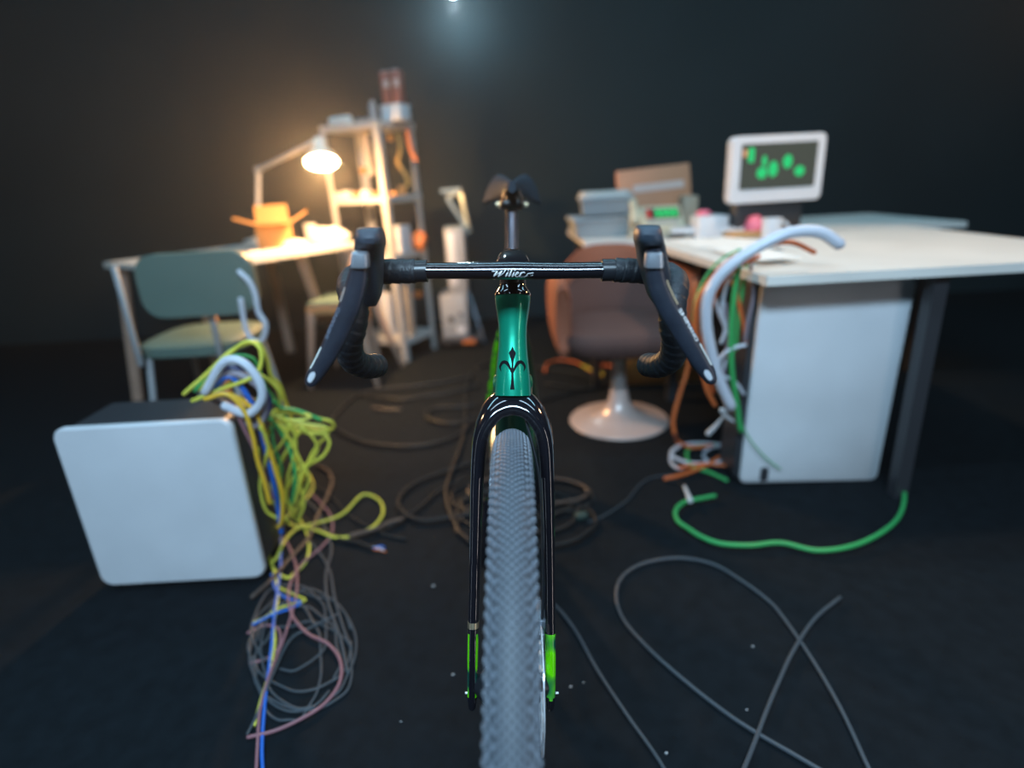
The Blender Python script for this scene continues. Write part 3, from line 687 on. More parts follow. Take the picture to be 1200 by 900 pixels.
def on_shelf(px, lvl, back=.5):   # point on a shelf board under picture column px
    z = LEV[lvl] + .033
    best = None
    for i in range(400):
        Y = 3.2 + i * .002; p_ = W(px, 300, Y); 
        # solve py so that the point has height z
        dz = z - CAM_H; d_ = None
        lo, hi = 0, 900
        for _ in range(30):
            m_ = (lo + hi) / 2
            if W(px, m_, Y).z > z: lo = m_
            else: hi = m_
        p_ = W(px, (lo + hi) / 2, Y); r_ = p_ - s1; a_ = r_.dot(sdn) / sd.length; b_ = r_.dot(sl.normalized()) / .40
        if -.02 < a_ < 1.02 and -.02 < b_ < 1.02:
            k_ = abs(a_ - back)
            if best is None or k_ < best[0]: best = (k_, p_)
    return best[1] if best else W(px, 200, 3.5)
RZ = math.atan2(sdn.y, sdn.x) - PI / 2
p = on_shelf(400, 3, .3)
one('paper_tube', PAPER, 'white paper tube lying on the top shelf at its left end', 'tube', lambda b: lathe(b, [(.018, -.07), (.026, -.07), (.026, .07), (.018, .07)], p + Vector((0, 0, .027)), 20, axis=(-sdn.y + .2, sdn.x, .0)))
for k, (px, r_, lb) in enumerate(((421, .017, 'small grey lump on the top shelf beside the paper tube'), (429, .021, 'second grey lump on the top shelf, nearer the middle'))):
    p = on_shelf(px, 3, .4 + .2 * k); one('grey_lump', GREYP, lb, 'object', lambda b: crumple(b, p, (r_, r_, r_ * 1.2), 20 + k, .15, 2))
p = on_shelf(439, 3, .4)
one('grey_figure', mat('pale_grey', (0.36, 0.35, 0.36), .6), 'slim grey upright bottle on the top shelf left of the white box', 'bottle', lambda b: lathe(b, [(.001, 0), (.022, 0), (.026, .03), (.020, .06), (.024, .08), (.014, .1), (.010, .115), (.001, .118)], p, 14))
p = on_shelf(465, 3, .45)
wb = thing('white_box', 'white box at the right end of the top shelf, with reddish books on it', 'box', p)
part(wb, 'body', WHITE, lambda b: box(b, p + Vector((0, 0, .035)), (.12, .10, .07), RZ, .003)); part(wb, 'lid', WHITE, lambda b: box(b, p + Vector((0, 0, .074)), (.124, .104, .012), RZ, .002))
REDC = mat('red_brown_cover', (0.26, 0.075, 0.055), .55, vary=.3, vscale=20); PALE = mat('pale_print', (0.5, .36, .32), .6)
for k, (dx, lb) in enumerate(((-.028, 'left one of two upright red-brown books on the white box'), (.026, 'right one of two upright red-brown books on the white box'))):
    c_ = p + Vector((dx, 0, .081)); bk = thing('book', lb, 'book', c_, 'books on the top shelf')
    h = .155 + .006 * k
    part(bk, 'cover', REDC, lambda b: box(b, c_ + Vector((0, 0, h / 2)), (.048, .09, h), RZ * .3 + .05 * k, .002)); 
    part(bk, 'pages', PAPER, lambda b: box(b, c_ + Vector((0, 0, h / 2 + .002)), (.040, .084, h), RZ * .3 + .05 * k))
    part(bk, 'print', PALE, lambda b: (box(b, c_ + Vector((0, -.0455, h * .62)), (.030, .0012, .035), RZ * .3 + .05 * k), ), smooth=False)
# mid level
rnd = random.Random(4)
mids = [(396, .03, WHITE, 'white packet at the left end of the middle shelf'), (408, .035, PAPER, 'cream packet second from the left on the middle shelf'), (419, .03, CARDO, 'orange packet in the centre of the middle shelf'),
        (430, .034, PAPER, 'white packet right of the orange packet on the middle shelf'), (441, .026, CARD, 'small brown packet on the middle shelf by the front post')]
for px, r_, m_, lb in mids:
    p = on_shelf(px, 2, .35); one('packet', m_, lb, 'packet', lambda b: box(b, p + Vector((0, 0, r_ * .55)), (r_ * 1.5, r_ * 2, r_ * 1.1), rnd.uniform(-.6, .6), .006, taper=(.85, .85)), 'packets on the middle shelf')
p = on_shelf(462, 2, .5); one('orange_roll', CARDO, 'orange tape roll on the middle shelf between the right posts', 'tape roll', lambda b: lathe(b, [(.014, 0), (.032, 0), (.032, .022), (.014, .022)], p, 20))
p = on_shelf(472, 2, .5); one('brown_cup', CARD, 'pale brown cup on the middle shelf near the right rear post', 'cup', lambda b: lathe(b, [(.001, 0), (.018, 0), (.024, .05), (.021, .05), (.016, .006), (.001, .006)], p, 16))
STR = mat('yellow_strap', (0.50, 0.30, 0.08), .5); STO = mat('orange_strap', (0.55, 0.16, 0.04), .5)
for nm, m_, pts_, r_, lb in (('strap', STR, [(466, 152), (469, 175), (466, 190), (474, 203), (478, 214), (470, 224), (466, 232)], .010, 'yellow strap hanging in a curl inside the metal shelf'),
                         ('strap', STO, [(477, 152), (480, 170), (484, 182), (488, 188)], .010, 'short orange strap hanging inside the shelf at its right'),
                         ('strap', mat('white_strap', (.5, .42, .36), .5), [(427, 152), (430, 175), (435, 205)], .014, 'broad pale strap hanging at the back of the shelf')):
    one(nm, m_, lb, 'strap', lambda b: tube(b, [W(x, y, 3.53) for x, y in pts_], r_, 8, 5, flat=(1, .4)), 'straps hanging in the shelf')
one('orange_ball', CARDO, 'small orange ball hung under the top shelf board', 'ball', lambda b: lathe(b, [(.001, -.022), (.015, -.016), (.022, 0), (.015, .016), (.001, .022)], W(458, 161, 3.5), 16))
one('amber_ball', CARDO, 'amber ball hung inside the shelf over the packets', 'ball', lambda b: lathe(b, [(.001, -.022), (.015, -.016), (.022, 0), (.015, .016), (.001, .022)], W(426, 200, 3.5), 16))
# lower level
p = on_shelf(470, 1, .5)
one('white_carton', WHITE, 'plain white carton on the lower shelf behind the handlebar', 'box', lambda b: box(b, p + Vector((0, 0, .075)), (.10, .10, .15), RZ, .004))
p = on_shelf(492, 1, .75)
one('orange_bag', STO, 'crumpled orange bag on the lower shelf at its right rear', 'bag', lambda b: crumple(b, p, (.04, .04, .065), 9, .2))
p = on_shelf(478, 0, .45)
PAT = mat('speckled_grey_panel', (0.22, 0.21, 0.20), .6, vary=.7, vscale=30)
one('circuit_panel', PAT, 'tall speckled grey panel leaning on the bottom shelf', 'panel', lambda b: box(b, p + Vector((.01, 0, .19)), (.11, .02, .36), Matrix.Rotation(RZ, 3, 'Z') @ Matrix.Rotation(.05, 3, 'Y'), .003))
p = on_shelf(457, 0, .35)
one('white_tray', WHITE, 'white upright tray on the bottom shelf beside the speckled one', 'panel', lambda b: box(b, p + Vector((0, 0, .13)), (.07, .05, .26), RZ, .004))
one('orange_cup', STO, 'small orange cup on the bottom level seen just under the handlebar', 'cup', lambda b: lathe(b, [(.001, 0), (.022, 0), (.028, .03), (.001, .032)], W(490, 348, 3.52), 16))

# stacked electronics beside the shelf ------------------------------
c0 = G(535, 408, 0); c0.z = 0
def frontbox(b, px0, px1, py0, py1, Y, dep, bevel=.006):
    A_ = W(px0, py1, Y); B_ = W(px1, py0, Y); box(b, ((A_.x + B_.x) / 2, Y + dep / 2, (A_.z + B_.z) / 2), (abs(B_.x - A_.x), dep, abs(B_.z - A_.z)), None, bevel)
YE = c0.y
A_ = W(518, 402, YE)
bs = thing('wheeled_base', 'low black rolling base with an orange strip under the white equipment case', 'base', (c0.x, YE, 0))
part(bs, 'platform', DARKP, lambda b: box(b, (c0.x + .03, YE + .15, .05), (.26, .34, .04), None, .006))
part(bs, 'strip', STO, lambda b: box(b, (c0.x + .085, YE - .022, .045), (.08, .006, .024)), smooth=False)
for sx in (-1, 1):
    for sy in (0, 1): part(bs, 'wheel', DARKP, lambda b: lathe(b, [(.001, -.01), (.022, -.01), (.022, .01), (.001, .01)], (c0.x + .03 + sx * .09, YE + .02 + sy * .26, .022), 14, axis=(1, 0, 0)))
ec = thing('equipment_case', 'pale grey equipment case with a round fan, lowest of the stack by the shelf', 'case', (c0.x, YE, .07))
PG = mat('pale_equipment_grey', (0.30, 0.32, 0.35), .45, vary=.2)
xc = (W(519, 400, YE).x + W(551, 400, YE).x) / 2; zt = W(535, 346, YE).z
part(ec, 'body', PG, lambda b: box(b, (xc, YE + .12, (.07 + zt) / 2), (.165, .24, zt - .07), None, .006))
part(ec, 'fan_ring', GREYP, lambda b: lathe(b, [(.022, -.006), (.038, -.008), (.04, 0), (.022, 0)], (xc - .02, YE - .001, .19), 24, axis=(0, -1, 0)))
part(ec, 'fan_hub', DARKP, lambda b: lathe(b, [(.001, .004), (.012, .004), (.02, -.001)], (xc - .02, YE - .002, .19), 18, axis=(0, -1, 0)))
part(ec, 'label_plate', WHITE, lambda b: box(b, (xc + .035, YE - .002, .12), (.05, .004, .04)), smooth=False)
part(ec, 'knob', DARKP, lambda b: lathe(b, [(.001, .01), (.01, .009), (.012, 0)], (xc + .04, YE - .001, .22), 12, axis=(0, -1, 0)))
zt2 = W(535, 268, YE).z; xl = (W(522, 300, YE).x + W(545, 300, YE).x) / 2
sc_ = thing('slim_case', 'slim pale case standing upright on the equipment case', 'case', (xl, YE + .1, zt))
part(sc_, 'body', PG, lambda b: box(b, (xl, YE + .10, (zt + zt2) / 2), (.115, .18, zt2 - zt), None, .005))
part(sc_, 'front_panel', WHITE, lambda b: box(b, (xl - .02, YE + .008, (zt + zt2) / 2 + .02), (.05, .008, (zt2 - zt) * .8), None, .002))
fr = thing('silver_frame', 'silver zigzag metal bracket on top of the slim case', 'bracket', (xl, YE + .06, zt2))
SIL = mat('dull_silver', (0.42, 0.50, 0.50), .3, .6)
zz = [(516, 224), (540, 222), (524, 232), (546, 266), (522, 268), (550, 272), (540, 226)]
for a_, b_ in zip(zz, zz[1:]): part(fr, 'strut', SIL, lambda b: bar_between(b, W(a_[0], a_[1], YE + .06), W(b_[0], b_[1], YE + .07), .022, .02), smooth=False)
part(fr, 'foot_plate', SIL, lambda b: box(b, (xl + .01, YE + .07, zt2 + .006), (.13, .1, .012)), smooth=False)
one('metal_rod', GREY_METAL, 'thin grey rod leaning to the right of the equipment stack', 'rod', lambda b: tube(b, [G(568, 402, .01), W(545, 330, YE + .2)], .009, 8, 1))

# stool --------------------------------------------------------------
f1 = G(443, 455, 0); f2 = G(472, 431, 0); ZS = .435
q1 = G(358, 361, ZS); 
SW = Vector((f1.x - .055, f1.y + .02, 0)); 
stl = thing('stool', 'wooden stool with a pale green seat below the left desk', 'stool', ((q1.x + SW.x) / 2, q1.y + .15, 0))
d1 = Vector((q1.x - SW.x, q1.y - SW.y, 0)); bk_ = Vector((f2.x - f1.x, f2.y - f1.y, 0)) 
sc4 = [Vector((SW.x, SW.y, 0)), SW + Vector((bk_.x * .8 - .03, bk_.y * .9, 0)), SW + Vector((bk_.x * .8 - .03, bk_.y * .9, 0)) + d1, SW + d1]
part(stl, 'seat_frame', mat('orange_wood', (0.5, 0.24, 0.10), .5, vary=.2, vscale=15), lambda b: slab(b, [(v.x, v.y) for v in sc4], ZS - .035, ZS), smooth=False)
ctr = sum(sc4, Vector()) / 4
part(stl, 'seat_cushion', mat('pale_green_vinyl', (0.10, 0.16, 0.14), .5), lambda b: slab(b, [tuple((ctr + (v - ctr) * .95)[:2]) for v in sc4], ZS, ZS + .022))
for v, foot in zip(sc4, (f1, f2, None, None)):
    ft = foot if foot else v + (v - ctr) * .22
    part(stl, 'leg', WOOD, lambda b: tube(b, [Vector((v.x, v.y, ZS - .03)).lerp(Vector((ctr.x, ctr.y, ZS - .03)), .12), Vector((ft.x, ft.y, .012))], [.024, .013], 10, 2))
one('yellow_roll', mat('yellow_plastic', (0.75, 0.62, 0.22), .5), 'round pale yellow tape roll lying on the green stool', 'tape roll', lambda b: lathe(b, [(.018, 0), (.05, 0), (.05, .035), (.018, .035)], (sc4[0] * .72 + ctr * .28) + Vector((0, 0, ZS + .024)), 22))

# left white case and green chair just at the picture's left --------
lc = G(313, 684, 0)
def rslab(b, c, sx, sy, sz, r, seg=6):       # slab with rounded corners in the x-z plane
    ring = []
    for cx, cz, a0 in ((sx / 2 - r, sz / 2 - r, 0), (-sx / 2 + r, sz / 2 - r, 90), (-sx / 2 + r, -sz / 2 + r, 180), (sx / 2 - r, -sz / 2 + r, 270)):
        for k in range(seg + 1):
            a = math.radians(a0 + 90 * k / seg); ring.append((cx + r * math.cos(a), cz + r * math.sin(a)))
    rings(b, [[Vector(c) + Vector((x * s_, y, z * s_)) for x, z in ring] for y, s_ in ((-sy / 2, .985), (-sy / 2 + .004, 1), (sy / 2 - .004, 1), (sy / 2, .985))])
wc = thing('computer_case', 'white rounded computer case at the far left, half hidden by cables', 'computer', (lc.x - .22, lc.y + .09, 0))
part(wc, 'side_panel', WHITE, lambda b: rslab(b, (lc.x - .22, lc.y + .012, .25), .44, .022, .46, .03))
part(wc, 'body', DARKP, lambda b: rslab(b, (lc.x - .22, lc.y + .11, .25), .42, .17, .45, .03))
part(wc, 'foot', DARKP, lambda b: box(b, (lc.x - .06, lc.y + .1, .012), (.05, .16, .024), None, .004)); part(wc, 'foot', DARKP, lambda b: box(b, (lc.x - .38, lc.y + .1, .012), (.05, .16, .024), None, .004))
gc = W(244, 300, 2.05)
ch = thing('side_chair', 'pale green side chair with a wide backrest, beside the left white case', 'chair', (gc.x - .15, gc.y, 0))
GV = MATS['pale_green_vinyl']
part(ch, 'backrest', GV, lambda b: rslab(b, (gc.x - .055, gc.y, .71), .40, .05, .22, .07))
part(ch, 'seat', GV, lambda b: rings(b, [sring((gc.x - .20, gc.y + .24, z), (1, 0, 0), (0, 1, 0), a, a, 24, 3.5) for z, a in ((.43, .18), (.44, .2), (.475, .2), (.485, .18))]))
for sx in (-1, 1):
    part(ch, 'back_post', GREYP, lambda b: tube(b, [Vector((gc.x - .20 + sx * .15, gc.y + .03, .42)), Vector((gc.x - .20 + sx * .15, gc.y + .03, .78))], .011, 8, 1))
    for sy in (-1, 1): part(ch, 'leg', GREYP, lambda b: tube(b, [Vector((gc.x - .20 + sx * .15, gc.y + .24 + sy * .15, .44)), Vector((gc.x - .20 + sx * .19, gc.y + .24 + sy * .2, .012))], .012, 8, 1))

# ================================================================ RIGHT SIDE OF THE ROOM
# office chair --------------------------------------------------------
b0 = G(725, 493, 0)
oc = thing('office_chair', 'brown upholstered armchair on a pale trumpet pedestal base', 'chair', (b0.x, b0.y, 0))
PED = mat('pale_pink_enamel', (0.62, 0.50, 0.46), 0.28, .15, coat=.3)
part(oc, 'pedestal_base', PED, lambda b: lathe(b, [(.001, .0), (.205, .0), (.210, .006), (.205, .012), (.15, .020), (.10, .034), (.066, .058), (.045, .095), (.036, .14), (.034, .15)], (b0.x, b0.y, 0), 48))
part(oc, 'column', mat('satin_aluminium', (0.6, 0.58, 0.58), .3, .8), lambda b: lathe(b, [(.034, .145), (.029, .22), (.029, .36)], (b0.x, b0.y, 0), 24))
FO = mat('lit_brown_fabric', (0.26, 0.085, 0.045), .8, bump=.4, bscale=250); FB = mat('shaded_brown_fabric', (0.085, 0.042, 0.036), .85, bump=.4, bscale=250)  # same fabric twice: warm light painted on shell and arms, shade on seat, cushion
YS = b0.y - .02
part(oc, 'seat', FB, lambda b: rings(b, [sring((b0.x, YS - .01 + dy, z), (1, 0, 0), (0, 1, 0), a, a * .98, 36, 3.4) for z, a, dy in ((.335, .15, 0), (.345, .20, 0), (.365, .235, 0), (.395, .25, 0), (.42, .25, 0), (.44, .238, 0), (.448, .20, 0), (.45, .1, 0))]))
def shell(b, hw, z0, z1, y0, th, curve=.09, r=.12, n=18, m=14, rec=.06):
    F1, F2 = [], []
    for j in range(m + 1):
        v = j / m; z = z0 + (z1 - z0) * v; e1, e2 = [], []
        top_ = max(0, (v - .55) / .45); hwz = hw * math.sqrt(max(.02, 1 - .42 * top_ ** 3))
        for i in range(n + 1):
            u = -1 + 2 * i / n; x = u * hwz; y = y0 - curve * u * u + rec * v
            zt_ = z - (.05 * abs(u) ** 4) * v; ed = 1 - max(abs(u), abs(2 * v - 1)) ** 6
            e1.append(Vector((b0.x + x, y - th / 2 * (.35 + .65 * ed), zt_))); e2.append(Vector((b0.x + x, y + th / 2 * (.35 + .65 * ed), zt_)))
        F1.append(e1); F2.append(e2)
    g1 = [[b.verts.new(p_) for p_ in r_] for r_ in F1]; g2 = [[b.verts.new(p_) for p_ in r_] for r_ in F2]
    for j in range(m):
        for i in range(n):
            b.faces.new((g1[j][i], g1[j][i + 1], g1[j + 1][i + 1], g1[j + 1][i])); b.faces.new((g2[j][i + 1], g2[j][i], g2[j + 1][i], g2[j + 1][i + 1]))
    for j in range(m):
        b.faces.new((g1[j][0], g1[j + 1][0], g2[j + 1][0], g2[j][0])); b.faces.new((g1[j + 1][n], g1[j][n], g2[j][n], g2[j + 1][n]))
    for i in range(n):
        b.faces.new((g1[0][i + 1], g1[0][i], g2[0][i], g2[0][i + 1])); b.faces.new((g1[m][i], g1[m][i + 1], g2[m][i + 1], g2[m][i]))
zb = W(715, 286, YS + .29).z
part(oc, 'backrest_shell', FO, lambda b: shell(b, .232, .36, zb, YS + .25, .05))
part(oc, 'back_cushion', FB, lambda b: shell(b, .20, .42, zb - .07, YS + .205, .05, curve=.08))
for s in (-1, 1):
    xa = b0.x + s * .246
    def arm(b):
        RR = []
        for y_, zl_, zh_ in ((-.16, .42, .58), (-.175, .38, .615), (-.165, .355, .635), (-.05, .345, .645), (.10, .345, .645), (.2, .36, .64), (.24, .42, .60)):
            RR.append(sring((xa, YS + y_, (zl_ + zh_) / 2), (1, 0, 0), (0, 0, 1), .031 if y_ > -.17 else .026, (zh_ - zl_) / 2, 20, 3.0))
        rings(b, RR)
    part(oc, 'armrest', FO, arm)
# carton on the floor behind the chair
k1 = G(733, 452, 0); k2 = G(838, 452, 0)
cbx = thing('floor_carton', 'flat orange cardboard carton on the floor behind the brown chair', 'box', ((k1.x + k2.x) / 2, k1.y + .12, 0))
ccx = (k1.x + k2.x) / 2; part(cbx, 'body', mat('warm_cardboard', (0.60, 0.33, 0.10), .7, bump=.3), lambda b: box(b, (ccx, k1.y + .14, .075), (k2.x - k1.x, .28, .15), None, .003))
part(cbx, 'tape_strip', GREYP, lambda b: box(b, (ccx, k1.y + .14, .1508), (k2.x - k1.x, .05, .001)), smooth=False)

# rear desk with bins ---------------------------------------------------
RD = thing('rear_desk', 'long rear desk behind the brown chair, carrying bins and boxes', 'desk', (1.0, 2.95, 0))
x0 = G(668, 284, .70).x
part(RD, 'table_top', WHITE_TOP, lambda b: slab(b, [(.36, 2.66), (2.05, 2.62), (2.05, 3.35), (.36, 3.35)], .695, .72), smooth=False)
DBR = mat('dark_brown_board', (0.07, 0.04, 0.028), .6, vary=.2)
part(RD, 'modesty_panel', DBR, lambda b: box(b, (1.36, 3.1, .45), (1.25, .02, .48)), smooth=False)
for x, y in ((.42, 2.72), (1.98, 2.72), (1.98, 3.29), (.42, 3.29)): part(RD, 'leg', DARKP, lambda b: box(b, (x, y, .3475), (.04, .04, .695)), smooth=False)
# right desk
e1 = G(785, 291, .72); e2 = G(895, 323, .72); ed = (e2 - e1).normalized(); n1 = e1 + ed * -.27; n2 = e2 + ed * .02
DD = thing('near_desk', 'paper-covered white desk on the right with the monitor', 'desk', (1.15, 2.0, 0))
XR = 1.75
part(DD, 'table_top', WHITE_TOP, lambda b: slab(b, [(n2.x, n2.y), (XR, n2.y), (XR, 2.60), (n1.x, min(2.60, n1.y))], .695, .7205), smooth=False)
for x, y in ((n2.x + .5, n2.y + .06), (XR - .05, n2.y + .06), (XR - .05, 2.52), (.73, 2.50)): part(DD, 'leg', DARKP, lambda b: box(b, (x, y, .3475), (.04, .04, .695)), smooth=False)
part(DD, 'side_board', DBR, lambda b: box(b, (1.28, 2.52, .42), (.9, .02, .55)), smooth=False)

BIN = mat('grey_bin_plastic', (0.30, 0.33, 0.35), .45)
def bin_box(name, label, c, s, rz, group=None, lid=False):
    t = thing(name, label, 'bin', c, group); M = Matrix.Translation(Vector(c)) @ Matrix.Rotation(rz, 4, 'Z'); sx, sy, sz = s
    def bd(b):
        o_ = [(-1, -1), (1, -1), (1, 1), (-1, 1)]
        R = [[Vector((x * sx / 2 * k, y * sy / 2 * k, z)) for x, y in o_] for k, z in ((.90, 0), (.98, sz), (.93, sz), (.86, .008))]; rings(b, R)
    part(t, 'body', BIN, bd, M=M, smooth=False)
    part(t, 'rim', BIN, lambda b: [box(b, p_, s_, None, .003) for p_, s_ in (((0, -sy / 2, sz), (sx * 1.04, .014, .018)), ((0, sy / 2, sz), (sx * 1.04, .014, .018)), ((-sx / 2, 0, sz), (.014, sy, .018)), ((sx / 2, 0, sz), (.014, sy, .018)))], M=M)
    if lid: part(t, 'lid', mat('pale_grey_lid', (0.42, 0.42, 0.40), .5), lambda b: rings(b, [sring((0, 0, z), (1, 0, 0), (0, 1, 0), sx / 2 * k, sy / 2 * k, 20, 6) for z, k in ((sz + .009, 1.02), (sz + .02, 1.02), (sz + .03, .96))]), M=M)
    return t
YB = 2.78
pa = W(706, 270, YB); zb1 = W(700, 254, YB).z
bin_box('storage_bin', 'grey plastic storage bin on the rear desk, lowest of the stack', (pa.x, YB + .12, .722), (.265, .25, zb1 - .735), .03)
pb = W(713, 240, YB + .02)
bin_box('storage_bin', 'paler grey lidded bin stacked on the lower grey bin', (pb.x, YB + .13, zb1 + .004), (.235, .22, .075), -.08, lid=True)
# brown box lid standing up
pc = W(767, 228, 3.02)
wl = thing('brown_box', 'upright brown box lid with a pale printed strip on the rear desk', 'box', (pc.x, 3.02, .722))
Rm = Matrix.Rotation(-.06, 3, 'Y') @ Matrix.Rotation(-.18, 3, 'X'); hgt = .30
part(wl, 'panel', mat('brown_board', (0.48, 0.21, 0.11), .6, bump=.2), lambda b: box(b, (pc.x, 3.02, .722 + hgt / 2 + .0), (.36, .035, hgt), Rm, .004))
part(wl, 'printed_strip', mat('pale_pink_print', (0.55, 0.42, 0.38), .6), lambda b: box(b, Vector((pc.x, 3.02, .722 + hgt / 2)) + Rm @ Vector((.02, -.019, .055)), (.25, .002, .035), Rm), smooth=False)
# desk telephone
pp = W(768, 262, 2.70)
ph = thing('desk_telephone', 'beige desk telephone with a sloping red and green display', 'telephone', (pp.x, 2.72, .722))
BE = mat('beige_plastic', (0.50, 0.46, 0.34), .5); Mt = Matrix.Translation((pp.x + .01, 2.74, .722)) @ Matrix.Rotation(-.12, 4, 'Z')
part(ph, 'body', BE, lambda b: rings(b, [[Vector((x, y, z)) for x, y, z in ((-.12, -.09, z0), (.12, -.09, z0), (.12, .09, z1), (-.12, .09, z1))] for z0, z1 in ((0, 0), (.035, .125))]), M=Mt, smooth=False)
sl_ = math.atan2(.09, .18); Rp = Matrix.Rotation(sl_, 3, 'X')
def onp(u, v, h=0): return Vector((u, v * math.cos(sl_), .08 + v * math.sin(sl_))) + Rp @ Vector((0, 0, h))
part(ph, 'display', DARKP, lambda b: box(b, onp(.035, .03, .002), (.15, .085, .004), Rp), M=Mt, smooth=False)
part(ph, 'red_stripe', mat('red_print', (0.5, 0.04, 0.03), .4), lambda b: box(b, onp(-.028, .03, .005), (.022, .08, .003), Rp), M=Mt, smooth=False)
GR = mat('green_glow', (0.02, 0.4, 0.1), .4, emit=(0.03, .6, .15), estr=.45)
for k in range(4): part(ph, 'display_cell', GR, lambda b: box(b, onp(.012 + k * .026, .03, .005), (.018, .07, .003), Rp), M=Mt, smooth=False)
part(ph, 'handset', BE, lambda b: tube(b, [Vector((-.10, -.10, .07)), Vector((-.10, -.06, .105)), Vector((-.10, .04, .15)), Vector((-.10, .09, .145))], [.026, .018, .018, .026], 12, 5), M=Mt)
part(ph, 'keypad', GREYP, lambda b: [box(b, onp(-.03 + i * .028, -.05 - j * .02 + .01, .003), (.018, .012, .006), Rp) for i in range(5) for j in range(2)], M=Mt, smooth=False, kind='stuff')
pr = W(806, 245, 2.95)
one('beige_block', mat('dim_beige', (0.33, 0.28, 0.21), .5), 'beige speaker block right of the telephone on the rear desk', 'speaker', lambda b: box(b, (pr.x, 2.95, .722 + .08), (.07, .1, .16), None, .006))
# papers, keyboard, small things on the right desk
PM = [(800, 283, .20, .26, .3), (823, 288, .21, .28, -.4), (842, 284, .2, .27, .9), (858, 297, .21, .25, .2), (875, 290, .2, .26, -.7), (835, 274, .22, .3, .5), (880, 306, .16, .22, .25)]
PL = ['white paper sheet nearest the chair on the right desk', 'white sheet overlapping the desk edge beside the right brake lever', 'white sheet turned sideways in the middle of the desk papers', 'white sheet at the desk edge over the orange cables', 'white sheet under the thick white cable', 'white sheet lying furthest back before the telephone', 'small white sheet nearest the white tower']
for k, (x, y, a_, b_, rz) in enumerate(PM):
    p = G(x, y, .7215); p.x = max(p.x, n1.x + .10 + .02)
    one('paper_sheet', PAPER, PL[k], 'paper', lambda b: box(b, (p.x + .04, p.y, .7225 + k * .0022), (a_ * .8, b_ * .8, .002), rz * .5), 'papers on the right desk', smooth=False)
kb = G(812, 279, .722)
kbd = thing('keyboard', 'pale grey computer keyboard lying among the papers', 'keyboard', (kb.x + .06, kb.y, .742))
Mk = Matrix.Translation((kb.x + .09, kb.y + .04, .742)) @ Matrix.Rotation(-.25, 4, 'Z')
part(kbd, 'tray', WHITE, lambda b: box(b, (0, 0, .008), (.34, .13, .016), None, .004), M=Mk)
part(kbd, 'keys', mat('key_grey', (.5, .5, .52), .5), lambda b: [box(b, (-.152 + i * .0234, -.048 + j * .0235, .019), (.018, .018, .008)) for i in range(14) for j in range(5)], M=Mk, smooth=False, kind='stuff')
pk = W(832, 258, 2.55)
t = thing('tissue_box', 'white box with a pink top in front of the monitor', 'box', (pk.x, 2.56, .722))
part(t, 'body', WHITE, lambda b: box(b, (pk.x, 2.56, .722 + .045), (.13, .10, .09), .1, .006)); PK = mat('pink_plastic', (0.75, 0.16, 0.24), .5)
part(t, 'pink_top', PK, lambda b: crumple(b, (pk.x - .025, 2.56, .81), (.035, .03, .015), 2, .1, 2))
pk = G(880, 277, .722)
one('pink_ball', PK, 'round pink object on the desk below the monitor', 'ball', lambda b: crumple(b, (pk.x + .01, pk.y, .722), (.042, .04, .05), 6, .08))
pk = G(858, 274, .722)
one('white_cup', WHITE, 'white cup between the pink-topped box and the pink ball', 'cup', lambda b: lathe(b, [(.001, 0), (.032, 0), (.038, .075), (.034, .075), (.029, .006), (.001, .006)], pk, 22))
pk = G(903, 282, .722)
one('white_mug', WHITE, 'white mug right of the pink ball', 'mug', lambda b: (lathe(b, [(.001, 0), (.035, 0), (.037, .085), (.033, .085), (.031, .006), (.001, .006)], pk, 22), tube(b, [pk + Vector((.035, 0, .07)), pk + Vector((.06, 0, .06)), pk + Vector((.06, 0, .03)), pk + Vector((.035, 0, .02))], .005, 8, 5)))
# monitor -----------------------------------------------------------------
MY = 2.45; mA = W(855, 240, MY); mB = W(858, 160, MY); mw = .40; mh = mB.z - mA.z
mo = thing('monitor', 'white-framed computer monitor showing green shapes', 'monitor', (mA.x + mw / 2, MY + .1, .722))
Mm = Matrix.Translation((mA.x, MY, mA.z)) @ Matrix.Rotation(.12, 4, 'Z')
part(mo, 'housing', WHITE, lambda b: rslab(b, (mw / 2, .03, mh / 2), mw, .05, mh, .025), M=Mm)
part(mo, 'screen', mat('screen_dark', (0.03, 0.035, 0.03), .25, emit=(.05, .055, .045), estr=.7), lambda b: rslab(b, (mw / 2, .003, mh / 2 + .012), mw - .075, .006, mh - .085, .006), M=Mm)
GS = mat('screen_green', (0.01, 0.3, 0.08), .3, emit=(.02, .40, .14), estr=.75); OS = mat('screen_amber', (.4, .2, .1), .3, emit=(.5, .28, .15), estr=.6)
def blob(b, x, z, w_, h_): rings(b, [[Vector((x + w_ * math.cos(a), y, z + h_ * math.sin(a))) for a in [2 * PI * k / 16 for k in range(16)]] for y in (.0, -.0015)])
part(mo, 'screen_shape', GS, lambda b: rslab(b, (.077, -.0005, mh * .72), .024, .003, .055, .006), M=Mm)
for x, z, w_, h_ in ((.128, .45, .022, .022), (.135, .62, .010, .022), (.175, .50, .020, .030), (.235, .60, .02, .026), (.29, .45, .022, .02)): part(mo, 'screen_shape', GS, lambda b: blob(b, x, mh * z, w_, h_), M=Mm)
part(mo, 'screen_shape', OS, lambda b: blob(b, .05, mh * .75, .009, .016), M=Mm)
part(mo, 'stand', DARKP, lambda b: box(b, (mw / 2, .07, -.045), (.30, .06, .14), None, .01), M=Mm)
pz = Mm @ Vector((mw / 2, .07, 0))
part(mo, 'stand_foot', CARD, lambda b: box(b, (pz.x, pz.y, .722 + .012), (.38, .22, .024), .12, .006))

